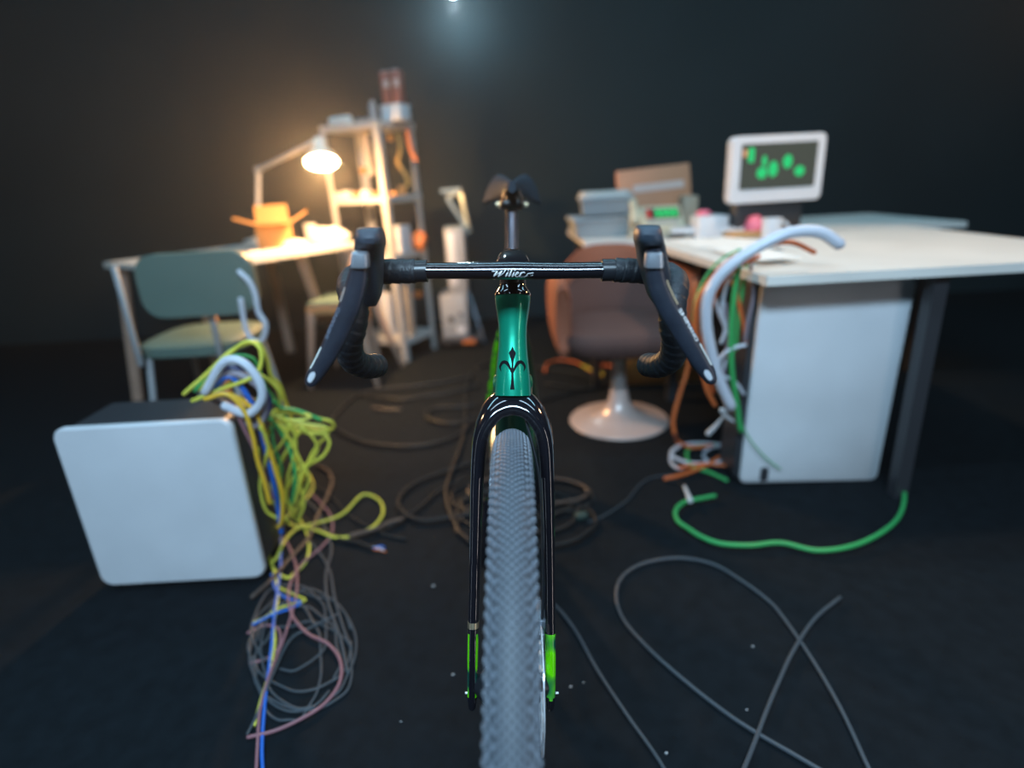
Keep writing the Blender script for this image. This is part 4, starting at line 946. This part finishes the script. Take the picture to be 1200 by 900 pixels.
# big white case under the right desk ---------------------------------------
t1 = G(861, 569, 0); zt_ = W(884, 322, t1.y).z; TWD = .45
tw = thing('tower_case', 'tall pale white case standing under the right desk, dark along its edge', 'computer', (t1.x + TWD / 2, t1.y + .08, 0))
Mw = Matrix.Translation((t1.x, t1.y, 0)) @ Matrix.Rotation(-.02, 4, 'Z') @ Matrix.Rotation(.025, 4, 'Y')
PW = mat('pale_cool_panel', (0.62, 0.65, 0.69), .4)
part(tw, 'side_panel', PW, lambda b: rslab(b, (TWD / 2 + .012, 0, zt_ / 2 - .005), TWD, .018, zt_ - .035, .022), M=Mw)
part(tw, 'body', DARKP, lambda b: rslab(b, (TWD / 2 + .003, .085, zt_ / 2 + .0), TWD + .012, .14, zt_ - .02, .03), M=Mw)
part(tw, 'latch', DARKP, lambda b: rslab(b, (.088, -.008, .045), .026, .008, .05, .008), M=Mw)
part(tw, 'foot', DARKP, lambda b: box(b, (.06, .08, .006), (.05, .12, .014)), M=Mw); part(tw, 'foot', DARKP, lambda b: box(b, (TWD - .06, .08, .004), (.05, .12, .014)), M=Mw)

# ================================================================ CABLES
CB = dict(black=mat('black_cable', (0.009, 0.012, 0.015), .5, spec=.3), grey=mat('grey_blue_cable', (0.05, 0.062, 0.075), .45), orange=mat('orange_cable', (0.62, 0.14, 0.035), .45), white=mat('white_cable', (0.55, 0.58, 0.66), .4),
          green=mat('green_cable', (0.035, 0.36, 0.10), .45), lime=mat('lime_cable', (0.60, 0.58, 0.07), .42, vary=.35, vscale=9), yellow=mat('yellow_cable', (0.75, 0.44, 0.03), .42), blue=mat('blue_cable', (0.015, 0.13, 0.55), .4),
          pink=mat('dusky_pink_cable', (0.27, 0.12, 0.14), .45), navy=mat('navy_cable', (0.03, 0.04, 0.14), .4), brown=mat('brown_cable', (0.07, 0.045, 0.035), .5), purple=mat('mauve_grey_cable', (0.25, 0.22, 0.27), .45))
zk = [0]
def cable(color, label, pts, r, group=None, name=None, seg=8, n=6):
    r = r if r > .012 else r * (.76 if color in ('lime', 'grey', 'purple') else .84)
    zk[0] += 1; lift = (zk[0] % 5) * r * .35
    P = []
    for p_ in pts:
        if len(p_) == 2: P.append(G(p_[0], p_[1], r + .001 + lift))
        elif p_[2] == 'z': P.append(G(p_[0], p_[1], p_[3]))
        else: P.append(W(p_[0], p_[1], p_[2]))
    o = one(name or 'cable', CB[color], label, 'cable', lambda b: tube(b, P, r, seg, n), group)
    return o
def ell(cx, cy, rx, ry, a0=0, a1=360, n=14, wob=0.0, seed=0):
    rn = random.Random(seed); out = []
    for k in range(n + 1):
        a = math.radians(a0 + (a1 - a0) * k / n); w_ = 1 + rn.uniform(-wob, wob); out.append((cx + rx * w_ * math.cos(a), cy + ry * w_ * math.sin(a)))
    return out
Rr = 'thick black cords on the middle of the floor'
cable('black', 'thick black cord sweeping up to the shelf foot, uppermost on the floor', [(386, 497), (396, 484), (415, 466), (445, 456), (490, 452), (530, 446), (556, 441)], .009, Rr)
cable('black', 'thick black cord bowing low across the brown-lit floor', [(386, 497), (402, 508), (430, 519), (470, 523), (510, 519), (540, 508), (556, 492)], .009, Rr)
cable('black', 'thick black cord with a tight hairpin bend left of the fork crown', [(560, 474), (535, 477), (512, 478), (500, 485), (508, 493), (530, 496), (560, 490)], .008, Rr)
cable('black', 'black cord running level between the shelf foot and the hairpin cord', [(420, 462), (465, 468), (500, 464), (535, 459), (562, 452)], .008, Rr)
cable('brown', 'short brown cord end lying on the brown-lit floor', [(436, 478), (452, 480), (470, 480)], .008, Rr)
cable('black', 'black cord running down beside the left fork blade', [(552, 438), (546, 460), (546, 492), (541, 520), (530, 550), (523, 575), (527, 598), (538, 622), (552, 636)], .009, Rr)
cable('black', 'black cord looping wide to the left of the front wheel', [(575, 535), (545, 545), (505, 558), (478, 572), (467, 588), (474, 602), (495, 610), (530, 606), (572, 600)], .008, Rr)
cable('black', 'thin black cord crossing diagonally under the wide loop', [(455, 618), (490, 596), (515, 575), (548, 560)], .006, Rr)
cable('brown', 'brown-lit cord with a pale plug, left of the wide loop', [(410, 628), (440, 620), (455, 613), (472, 608)], .008, Rr)
for k, (cx, cy, rx, ry, lb) in enumerate(((612, 582, 84, 22, 'outermost loop of black cord coiled behind the front wheel'), (608, 600, 72, 26, 'lower loop of black cord coiled behind the front wheel'), (616, 612, 82, 30, 'largest and nearest loop of black cord behind the front wheel'),
                                     (604, 590, 66, 18, 'innermost loop of black cord behind the front wheel'), (618, 575, 72, 16, 'rearmost loop of black cord coiled behind the front wheel'))):
    cable('black' if k != 4 else 'brown', lb, ell(cx, cy, rx, ry, 20 + k * 60, 375 + k * 60, 16, .05, k), .0065, Rr)
pl_ = G(681, 606, .008)
one('cord_connector', mat('dark_green_connector', (0.03, 0.06, 0.055), .5), 'dark grey-green cord connector at the right of the coil', 'connector', lambda b: box(b, pl_ + Vector((0, 0, .004)), (.04, .026, .02), .3, .005))
cable('grey', 'thin black wire trailing from the coil towards the chair', [(690, 612), (712, 602), (735, 586), (748, 570), (762, 560), (790, 556)], .0035)
for k, (pts_, lb) in enumerate((([(560, 430), (585, 424), (640, 432), (690, 440), (712, 450), (690, 456), (640, 450)], 'black cord on the floor behind the bicycle, left of the chair base'),
                               ([(630, 470), (660, 462), (700, 452), (730, 444)], 'black cord running behind the pedestal chair base'))):
    cable('black', lb, pts_, .009, Rr)
cable('orange', 'orange cable arching on the floor left of the chair pedestal', [(638, 436), (642, 426), (656, 422), (676, 425), (690, 433), (706, 440)], .0065)
cable('lime', 'yellow-green cable end beside the chair pedestal', [(682, 428), (694, 434), (706, 438), (700, 446)], .008)
cable('orange', 'short orange cable right behind the chair pedestal', [(690, 434), (705, 428), (722, 430)], .008)
# right foreground
cable('grey', 'grey-blue cable making a big open loop on the floor at right', [(1020, 905), (985, 830), (950, 770), (915, 720), (898, 702), (868, 680), (835, 661), (795, 654), (755, 660), (730, 675), (722, 697), (730, 725), (760, 760), (805, 800), (850, 835), (885, 858), (930, 884), (1000, 925)], .0056)
cable('grey', 'thin grey cable running down the floor right of the fork', [(640, 702), (655, 714), (675, 740), (700, 785), (735, 838), (765, 880), (790, 920)], .0048)
cable('grey', 'grey cable crossing the bottom right corner of the floor', [(985, 700), (955, 725), (930, 762), (912, 800), (897, 836), (885, 868), (870, 905), (858, 930)], .0056)
cable('green', 'bright green cable curling on the floor in front of the tower case', [(838, 581), (822, 584), (803, 588), (792, 598), (794, 610), (806, 619), (822, 629), (845, 637), (880, 639), (915, 636), (960, 645), (1010, 636), (1050, 610), (1060, 580), (1050, 565)], .0078)
pl_ = G(807, 585, .01)
one('cable_plug', WHITE, 'white plug lying across the bright green cable end', 'plug', lambda b: tube(b, [G(802, 570, .02), G(805, 577, .024), G(809, 587, .026)], [.005, .006, .009], 10, 3))
RC = 'cables spilling over the edge of the right desk'
YR = 1.60
def hang(color, label, pts, r, Y0=YR, Y1=None, group=RC):
    Y1 = Y1 if Y1 is not None else Y0; m_ = len(pts) - 1
    return cable(color, label, [(x, y, Y0 + (Y1 - Y0) * i / m_) for i, (x, y) in enumerate(pts)], r, group)
hang('white', 'thickest white cable arching from the right desk to the floor coil', [(985, 287), (960, 272), (925, 273), (895, 286), (868, 302), (844, 323), (830, 348), (828, 380), (834, 415), (843, 445), (857, 477)], .0155, 1.50, 1.60)
hang('orange', 'orange cable bowing furthest left from the right desk', [(955, 296), (925, 284), (885, 291), (860, 302), (835, 325), (818, 352), (815, 385), (820, 420), (828, 455), (838, 475)], .0080, 1.58, 1.66)
hang('orange', 'orange cable tight beside the thick white cable', [(890, 300), (862, 315), (842, 338), (832, 365), (824, 395), (828, 430), (836, 460)], .0070, 1.62, 1.66)
hang('green', 'thin green cable outlining the left of the desk cables', [(868, 292), (845, 304), (826, 326), (815, 352), (812, 378)], .0042, 1.66, 1.68)
hang('green', 'thick pale green cable hanging straight beside the tower case', [(872, 300), (866, 312), (860, 350), (857, 395), (858, 435), (864, 475), (868, 505)], .0098, 1.62, 1.66)
hang('green', 'darker green cable behind the pale green one', [(876, 298), (872, 330), (866, 365), (862, 410)], .0070, 1.68, 1.7)
hang('orange', 'short bright orange cable right of the green cable', [(858, 330), (866, 355), (871, 380), (874, 402)], .0070, 1.68, 1.69)
hang('white', 'thin white cable dropping in a slack bow behind the thick one', [(858, 318), (850, 340), (846, 365), (850, 385), (845, 402)], .0065, 1.66, 1.68)
hang('white', 'thin white cable crossing behind the thick one lower down', [(838, 345), (842, 365), (850, 385), (855, 400), (848, 432)], .0055, 1.68, 1.68)
hang('white', 'white cable looping from the tower edge to the thick white cable', [(874, 404), (862, 407), (850, 413), (843, 424), (846, 440), (860, 446), (872, 462)], .0062, 1.63, 1.67)
hang('purple', 'mauve grey cable hanging down along the tower case edge', [(882, 296), (880, 312), (883, 345), (877, 375), (873, 400)], .0070, 1.62, 1.67)
hang('purple', 'mauve grey cable hanging in the middle of the bundle', [(850, 355), (853, 390), (850, 425), (848, 450), (856, 480)], .0060, 1.68, 1.68)
hang('orange', 'orange cable dropping under the lever tip to the white coil', [(815, 330), (812, 380), (806, 430), (797, 460), (789, 490), (790, 508)], .0085, 1.95, 1.90)
cable('orange', 'rusty orange cable bending from the hanging cables onto the floor', [(790, 506, 1.90), (794, 517, 'z', .02), (810, 524), (835, 522)], .0085, RC)
hang('green', 'thin green wire lying over the white tower panel', [(864, 480), (872, 503), (884, 522), (899, 538), (915, 550)], .0028, 1.66, 1.66)
one('cable_plug', WHITE, 'white plug at the end of a short cord beside the floor coil', 'plug', lambda b: tube(b, [W(855, 478, 1.62), W(846, 490, 1.64), W(838, 500, 1.66), W(830, 508, 1.68)], [.003, .003, .007, .009], 10, 3))
one('cable_plug', WHITE, 'white plug in the cluster at the foot of the thick white cable', 'plug', lambda b: tube(b, [W(846, 480, 1.63), W(851, 488, 1.64), W(860, 494, 1.65)], [.008, .006, .004], 10, 3))
FC = 'cables coiled on the floor by the tower case'
cable('white', 'larger white cable loop on the floor left of the tower case', ell(822, 531, 36, 12, 150, 520, 16, .04, 3), .0065, FC)
cable('white', 'smaller white cable loop nearer the tower case', ell(846, 534, 22, 11, 200, 540, 12, .05, 5), .0065, FC)
cable('white', 'white cable bending at the left end of the floor coil', [(800, 520), (788, 530), (786, 541), (795, 549), (806, 545)], .0062, FC)
cable('orange', 'orange cable lying diagonally across the white coil with a bare end', [(779, 561), (800, 556), (828, 545), (850, 530), (866, 517)], .0075, FC)
cable('orange', 'orange cable lying level under the white coil', [(795, 548), (825, 544), (858, 546)], .0065, FC)
cable('green', 'green cable bent around the left of the white coil to an end', [(840, 522), (815, 523), (805, 530), (810, 546), (830, 553), (852, 563)], .0070, FC)
cable('green', 'short green cable end close to the tower case corner', [(862, 510), (852, 517), (868, 520)], .006, FC)
cable('black', 'thin black cord from the orange cable end to the white plug', [(783, 563), (795, 566), (802, 572)], .005, FC)

# ---- left bundle
LB = 'yellow-green cables hanging at the left'
def hl(color, label, pts, r, Y0=1.40, Y1=None, group=LB): return hang(color, label, pts, r, Y0, Y1, group)
hl('lime', 'yellow-green cable arching highest at the left edge', [(215, 462), (240, 440), (266, 415), (285, 404), (303, 402), (313, 420), (318, 440), (328, 452), (334, 470), (342, 492), (346, 505)], .0062, 1.30, 1.5)
hl('lime', 'yellow-green cable folded close to the left edge under the highest one', [(225, 470), (262, 455), (296, 442), (306, 425), (303, 406), (285, 402), (255, 430), (235, 458)], .0062, 1.28, 1.32)
hl('green', 'greener cable falling from the left edge into the knot', [(228, 458), (262, 422), (296, 420), (310, 452), (325, 472), (335, 488), (338, 500)], .0055, 1.36, 1.5)
hl('lime', 'yellow-green loop bulging right below the lever tip', [(250, 465), (280, 442), (300, 438), (318, 448), (328, 462), (326, 480), (318, 500), (308, 520)], .0060, 1.33, 1.42)
hl('lime', 'yellow-green cable forming the widest flat loop of the knot', [(312, 492), (332, 484), (352, 484), (372, 490), (388, 494), (390, 502), (372, 503), (350, 496), (330, 492)], .0056, 1.42, 1.52)
hl('lime', 'yellow-green cable running level through the knot and curling down', [(318, 494), (340, 504), (362, 507), (380, 510), (386, 520), (378, 535), (360, 546), (352, 560), (346, 590)], .0056, 1.42, 1.40)
hl('lime', 'yellow-green cable through the knot to the far right fold', [(316, 490), (345, 498), (372, 505), (384, 508), (372, 522), (362, 540), (354, 565), (346, 585), (340, 600)], .0056, 1.45, 1.42)
hl('green', 'green strand slanting down through the middle of the knot', [(310, 486), (322, 496), (334, 515), (342, 535), (346, 560), (342, 590)], .0056, 1.40, 1.40)
hl('lime', 'yellow-green strand hanging straight from the middle of the knot', [(346, 500), (347, 530), (350, 560), (356, 590), (348, 612)], .0056, 1.42, 1.42)
hl('lime', 'yellow-green strand hanging left of the middle one', [(337, 505), (336, 530), (325, 548), (318, 565), (322, 590), (338, 612)], .0056, 1.42, 1.40)
hl('lime', 'yellow-green strand bowing out over the white case', [(305, 500), (314, 520), (310, 545), (305, 570), (312, 598), (330, 610)], .0056, 1.28, 1.36)
hl('lime', 'yellow-green strand crossing the pink cable low down', [(356, 500), (342, 520), (328, 545), (330, 575), (345, 598)], .0050, 1.40, 1.40)
for pts_, col, r_, lb in (([(300, 468), (318, 484), (340, 492), (362, 497), (380, 500), (384, 506), (366, 508), (340, 502), (320, 494)], 'lime', .0050, 'long flat yellow-green fold through the right half of the knot'),
                          ([(330, 488), (344, 505), (346, 530), (338, 556), (336, 585), (344, 608)], 'lime', .0050, 'pale yellow-green strand hanging just right of the green one'),
                          ([(352, 500), (366, 512), (372, 526), (364, 540), (348, 552), (338, 570), (326, 590)], 'lime', .0050, 'yellow-green strand bowing out below the right end of the knot'),
                          ([(308, 482), (330, 490), (352, 492), (364, 488), (352, 484), (330, 480), (312, 484)], 'lime', .0050, 'short yellow-green loop on top of the knot'),
                          ([(340, 498), (330, 520), (312, 540), (306, 560), (318, 575), (330, 560)], 'lime', .0050, 'yellow-green strand curling back under the knot at its left'),
                          ([(326, 496), (340, 515), (352, 540), (362, 560), (356, 580), (345, 604)], 'lime', .0050, 'yellow-green strand bulging right below the knot'),
                          ([(318, 500), (322, 525), (330, 550), (326, 575), (330, 600)], 'green', .0045, 'thin green strand among the hanging yellow-green ones'),
                          ([(302, 525), (306, 550), (316, 580), (332, 606)], 'lime', .0050, 'yellow-green strand nearest the white case front edge'),
                          ([(320, 470), (330, 478), (345, 480), (362, 486), (376, 492)], 'green', .0050, 'green strand lying along the top of the knot')):
    hl(col, lb, pts_, r_, 1.38, 1.42)
hl('yellow', 'orange-yellow cable running down in front of the knot', [(240, 468), (265, 462), (285, 470), (302, 488), (312, 515), (322, 548), (331, 580), (330, 610), (326, 618)], .0068, 1.27, 1.33)
hl('yellow', 'yellow cable falling left of the blue cable', [(240, 468), (265, 462), (285, 480), (296, 510), (302, 540), (310, 565), (316, 590)], .0062, 1.25, 1.28)
hl('blue', 'thick blue cable beside the orange-yellow one', [(240, 468), (265, 442), (280, 450), (296, 475), (304, 498), (311, 525), (318, 555), (325, 590), (330, 625)], .0075, 1.29, 1.34)
hl('navy', 'navy cable behind the thick blue one', [(240, 468), (265, 432), (290, 440), (312, 460), (316, 480), (306, 505), (318, 540), (324, 580)], .0065, 1.34, 1.36)
hl('purple', 'mauve grey cable bunched at the left edge', [(240, 462), (270, 438), (300, 450), (310, 468), (308, 490), (296, 500), (275, 480), (250, 468)], .011, 1.30, 1.30)
hl('white', 'thick white cable bunched at the left edge above the mauve one', [(240, 460), (262, 425), (285, 425), (304, 448), (306, 470), (290, 485), (262, 475)], .012, 1.27, 1.27)
hl('white', 'white cable hanging in a hook at the left edge beside the green chair', [(280, 318), (292, 330), (299, 345), (303, 366), (311, 380), (308, 397), (298, 400), (288, 385), (282, 350)], .011, 1.98, 1.98)
hl('pink', 'dusky pink cable hanging through the left bundle', [(240, 468), (265, 462), (285, 500), (302, 535), (312, 565), (320, 585)], .0055, 1.27, 1.30)
cable('blue', 'blue cable running along the floor past the white case to the bottom edge', [(329, 624), (329, 655), (327, 680), (322, 715), (318, 760), (313, 800), (309, 840), (307, 880), (309, 915)], .0042, LB)
cable('blue', 'blue cable bending left across the floor under the yellow one', [(318, 672), (323, 690), (334, 700), (352, 706), (340, 713), (320, 720), (296, 732)], .0038, LB)
FL = 'cables lying on the floor at the left'
cable('lime', 'yellow-green cable making the big loop to the right on the floor', [(336, 612), (350, 617), (375, 612), (402, 602), (425, 580), (444, 586), (449, 600), (440, 615), (420, 626), (395, 630), (372, 622), (352, 618), (335, 632), (325, 652), (318, 660)], .0058, FL)
cable('lime', 'yellow-green cable forming the narrow lower loop beside the white case', [(362, 555), (367, 572), (352, 592), (336, 606), (322, 625), (316, 650), (322, 668), (336, 677), (345, 672), (360, 655), (361, 630), (350, 605)], .0050, FL)
cable('lime', 'pale yellow cable running down the floor beside the blue one', [(316, 655), (324, 680), (326, 700), (321, 730), (322, 755), (315, 790), (306, 820), (298, 850)], .0042, FL)
cable('lime', 'pale yellow cable with a sharp point to the right over the pink one', [(326, 688), (345, 697), (358, 703), (345, 707), (325, 714), (310, 724), (296, 730)], .0036, FL)
cable('pink', 'dusky pink cable circling round the black coil to the left edge', [(366, 580), (378, 592), (388, 606), (389, 625), (376, 642), (358, 657), (344, 675), (338, 695), (342, 720), (360, 742), (385, 755), (399, 775), (398, 800), (380, 825), (350, 844), (320, 857), (290, 864)], .0042, FL)
cable('pink', 'dusky pink cable falling straight to the bottom left corner', [(334, 630), (346, 660), (348, 690), (343, 715), (332, 750), (316, 790), (305, 830), (302, 870), (300, 910)], .0038, FL)
cable('pink', 'small dusky pink loop at the left edge', [(290, 742), (310, 733), (326, 737), (328, 755), (316, 770), (292, 778)], .0036, FL)
cable('brown', 'brown cord bending down from the upper floor into the left tangle', [(370, 545), (384, 552), (389, 566), (382, 585), (372, 605), (362, 630), (340, 655), (318, 680), (295, 700)], .0075, FL)
cable('black', 'black cord with bared coloured ends pointing to the wheel', [(345, 600), (375, 620), (400, 632), (420, 636), (436, 642)], .0062, FL)
for k, (col, dx, dy) in enumerate((('white', 4, 0), ('blue', 6, -3), ('orange', 8, 2))):
    cable(col, ['short white bared wire end on the dark cord', 'short blue bared wire end on the dark cord', 'short red-orange bared wire end on the dark cord'][k], [(438, 641 + k * 1.5), (443 + dx * .6, 643 + dy), (447 + dx * .6, 645 + dy)], .0028, 'bared wire ends', 'wire_end')
BK = 'dark grey cords coiled on the floor at bottom left'
loops = [(352, 752, 60, 58, 'outer'), (346, 770, 52, 62, 'lower'), (360, 760, 56, 70, 'right-hand'), (340, 735, 44, 50, 'upper inner'), (356, 782, 58, 52, 'lowest'), (338, 775, 40, 70, 'narrow left')]
for k, (cx, cy, rx, ry, nm) in enumerate(loops):
    cable('grey', f'{nm} loop of dark grey cord in the coil at bottom left', ell(cx, cy, rx, ry, 40 * k, 40 * k + 345, 18, .05, 11 + k), .0034, BK)
cable('grey', 'dark grey cord rising from the bottom left coil to the upper tangle', [(412, 760), (402, 735), (392, 700), (386, 668), (372, 645), (360, 632)], .0042, BK)
cable('grey', 'dark grey cord climbing right of the others to the tangle', [(408, 790), (398, 745), (384, 705), (382, 672), (388, 640), (372, 600), (356, 585)], .0045, BK)
cable('grey', 'dark grey cord slanting from the coil to the left edge', [(395, 720), (365, 735), (340, 750), (320, 790), (300, 840), (290, 860)], .0038, BK)
cable('black', 'black cord slanting across the floor under the yellow-green loop', [(350, 560), (385, 580), (410, 605), (445, 625), (475, 632)], .0050, FL)
# specks on the floor
for k, (x, y, r_) in enumerate(((508, 687, .0045), (531, 791, .0032), (669, 805, .003), (684, 800, .0025), (781, 883, .0035), (882, 758, .003), (875, 832, .0025), (470, 846, .002))):
    one('paper_scrap', GREYP, 'tiny pale speck of litter on the dark carpet', 'scrap', lambda b: crumple(b, G(x, y, .0008), (r_, r_ * .8, r_ * .5), k, .3, 1), 'pale specks on the carpet')
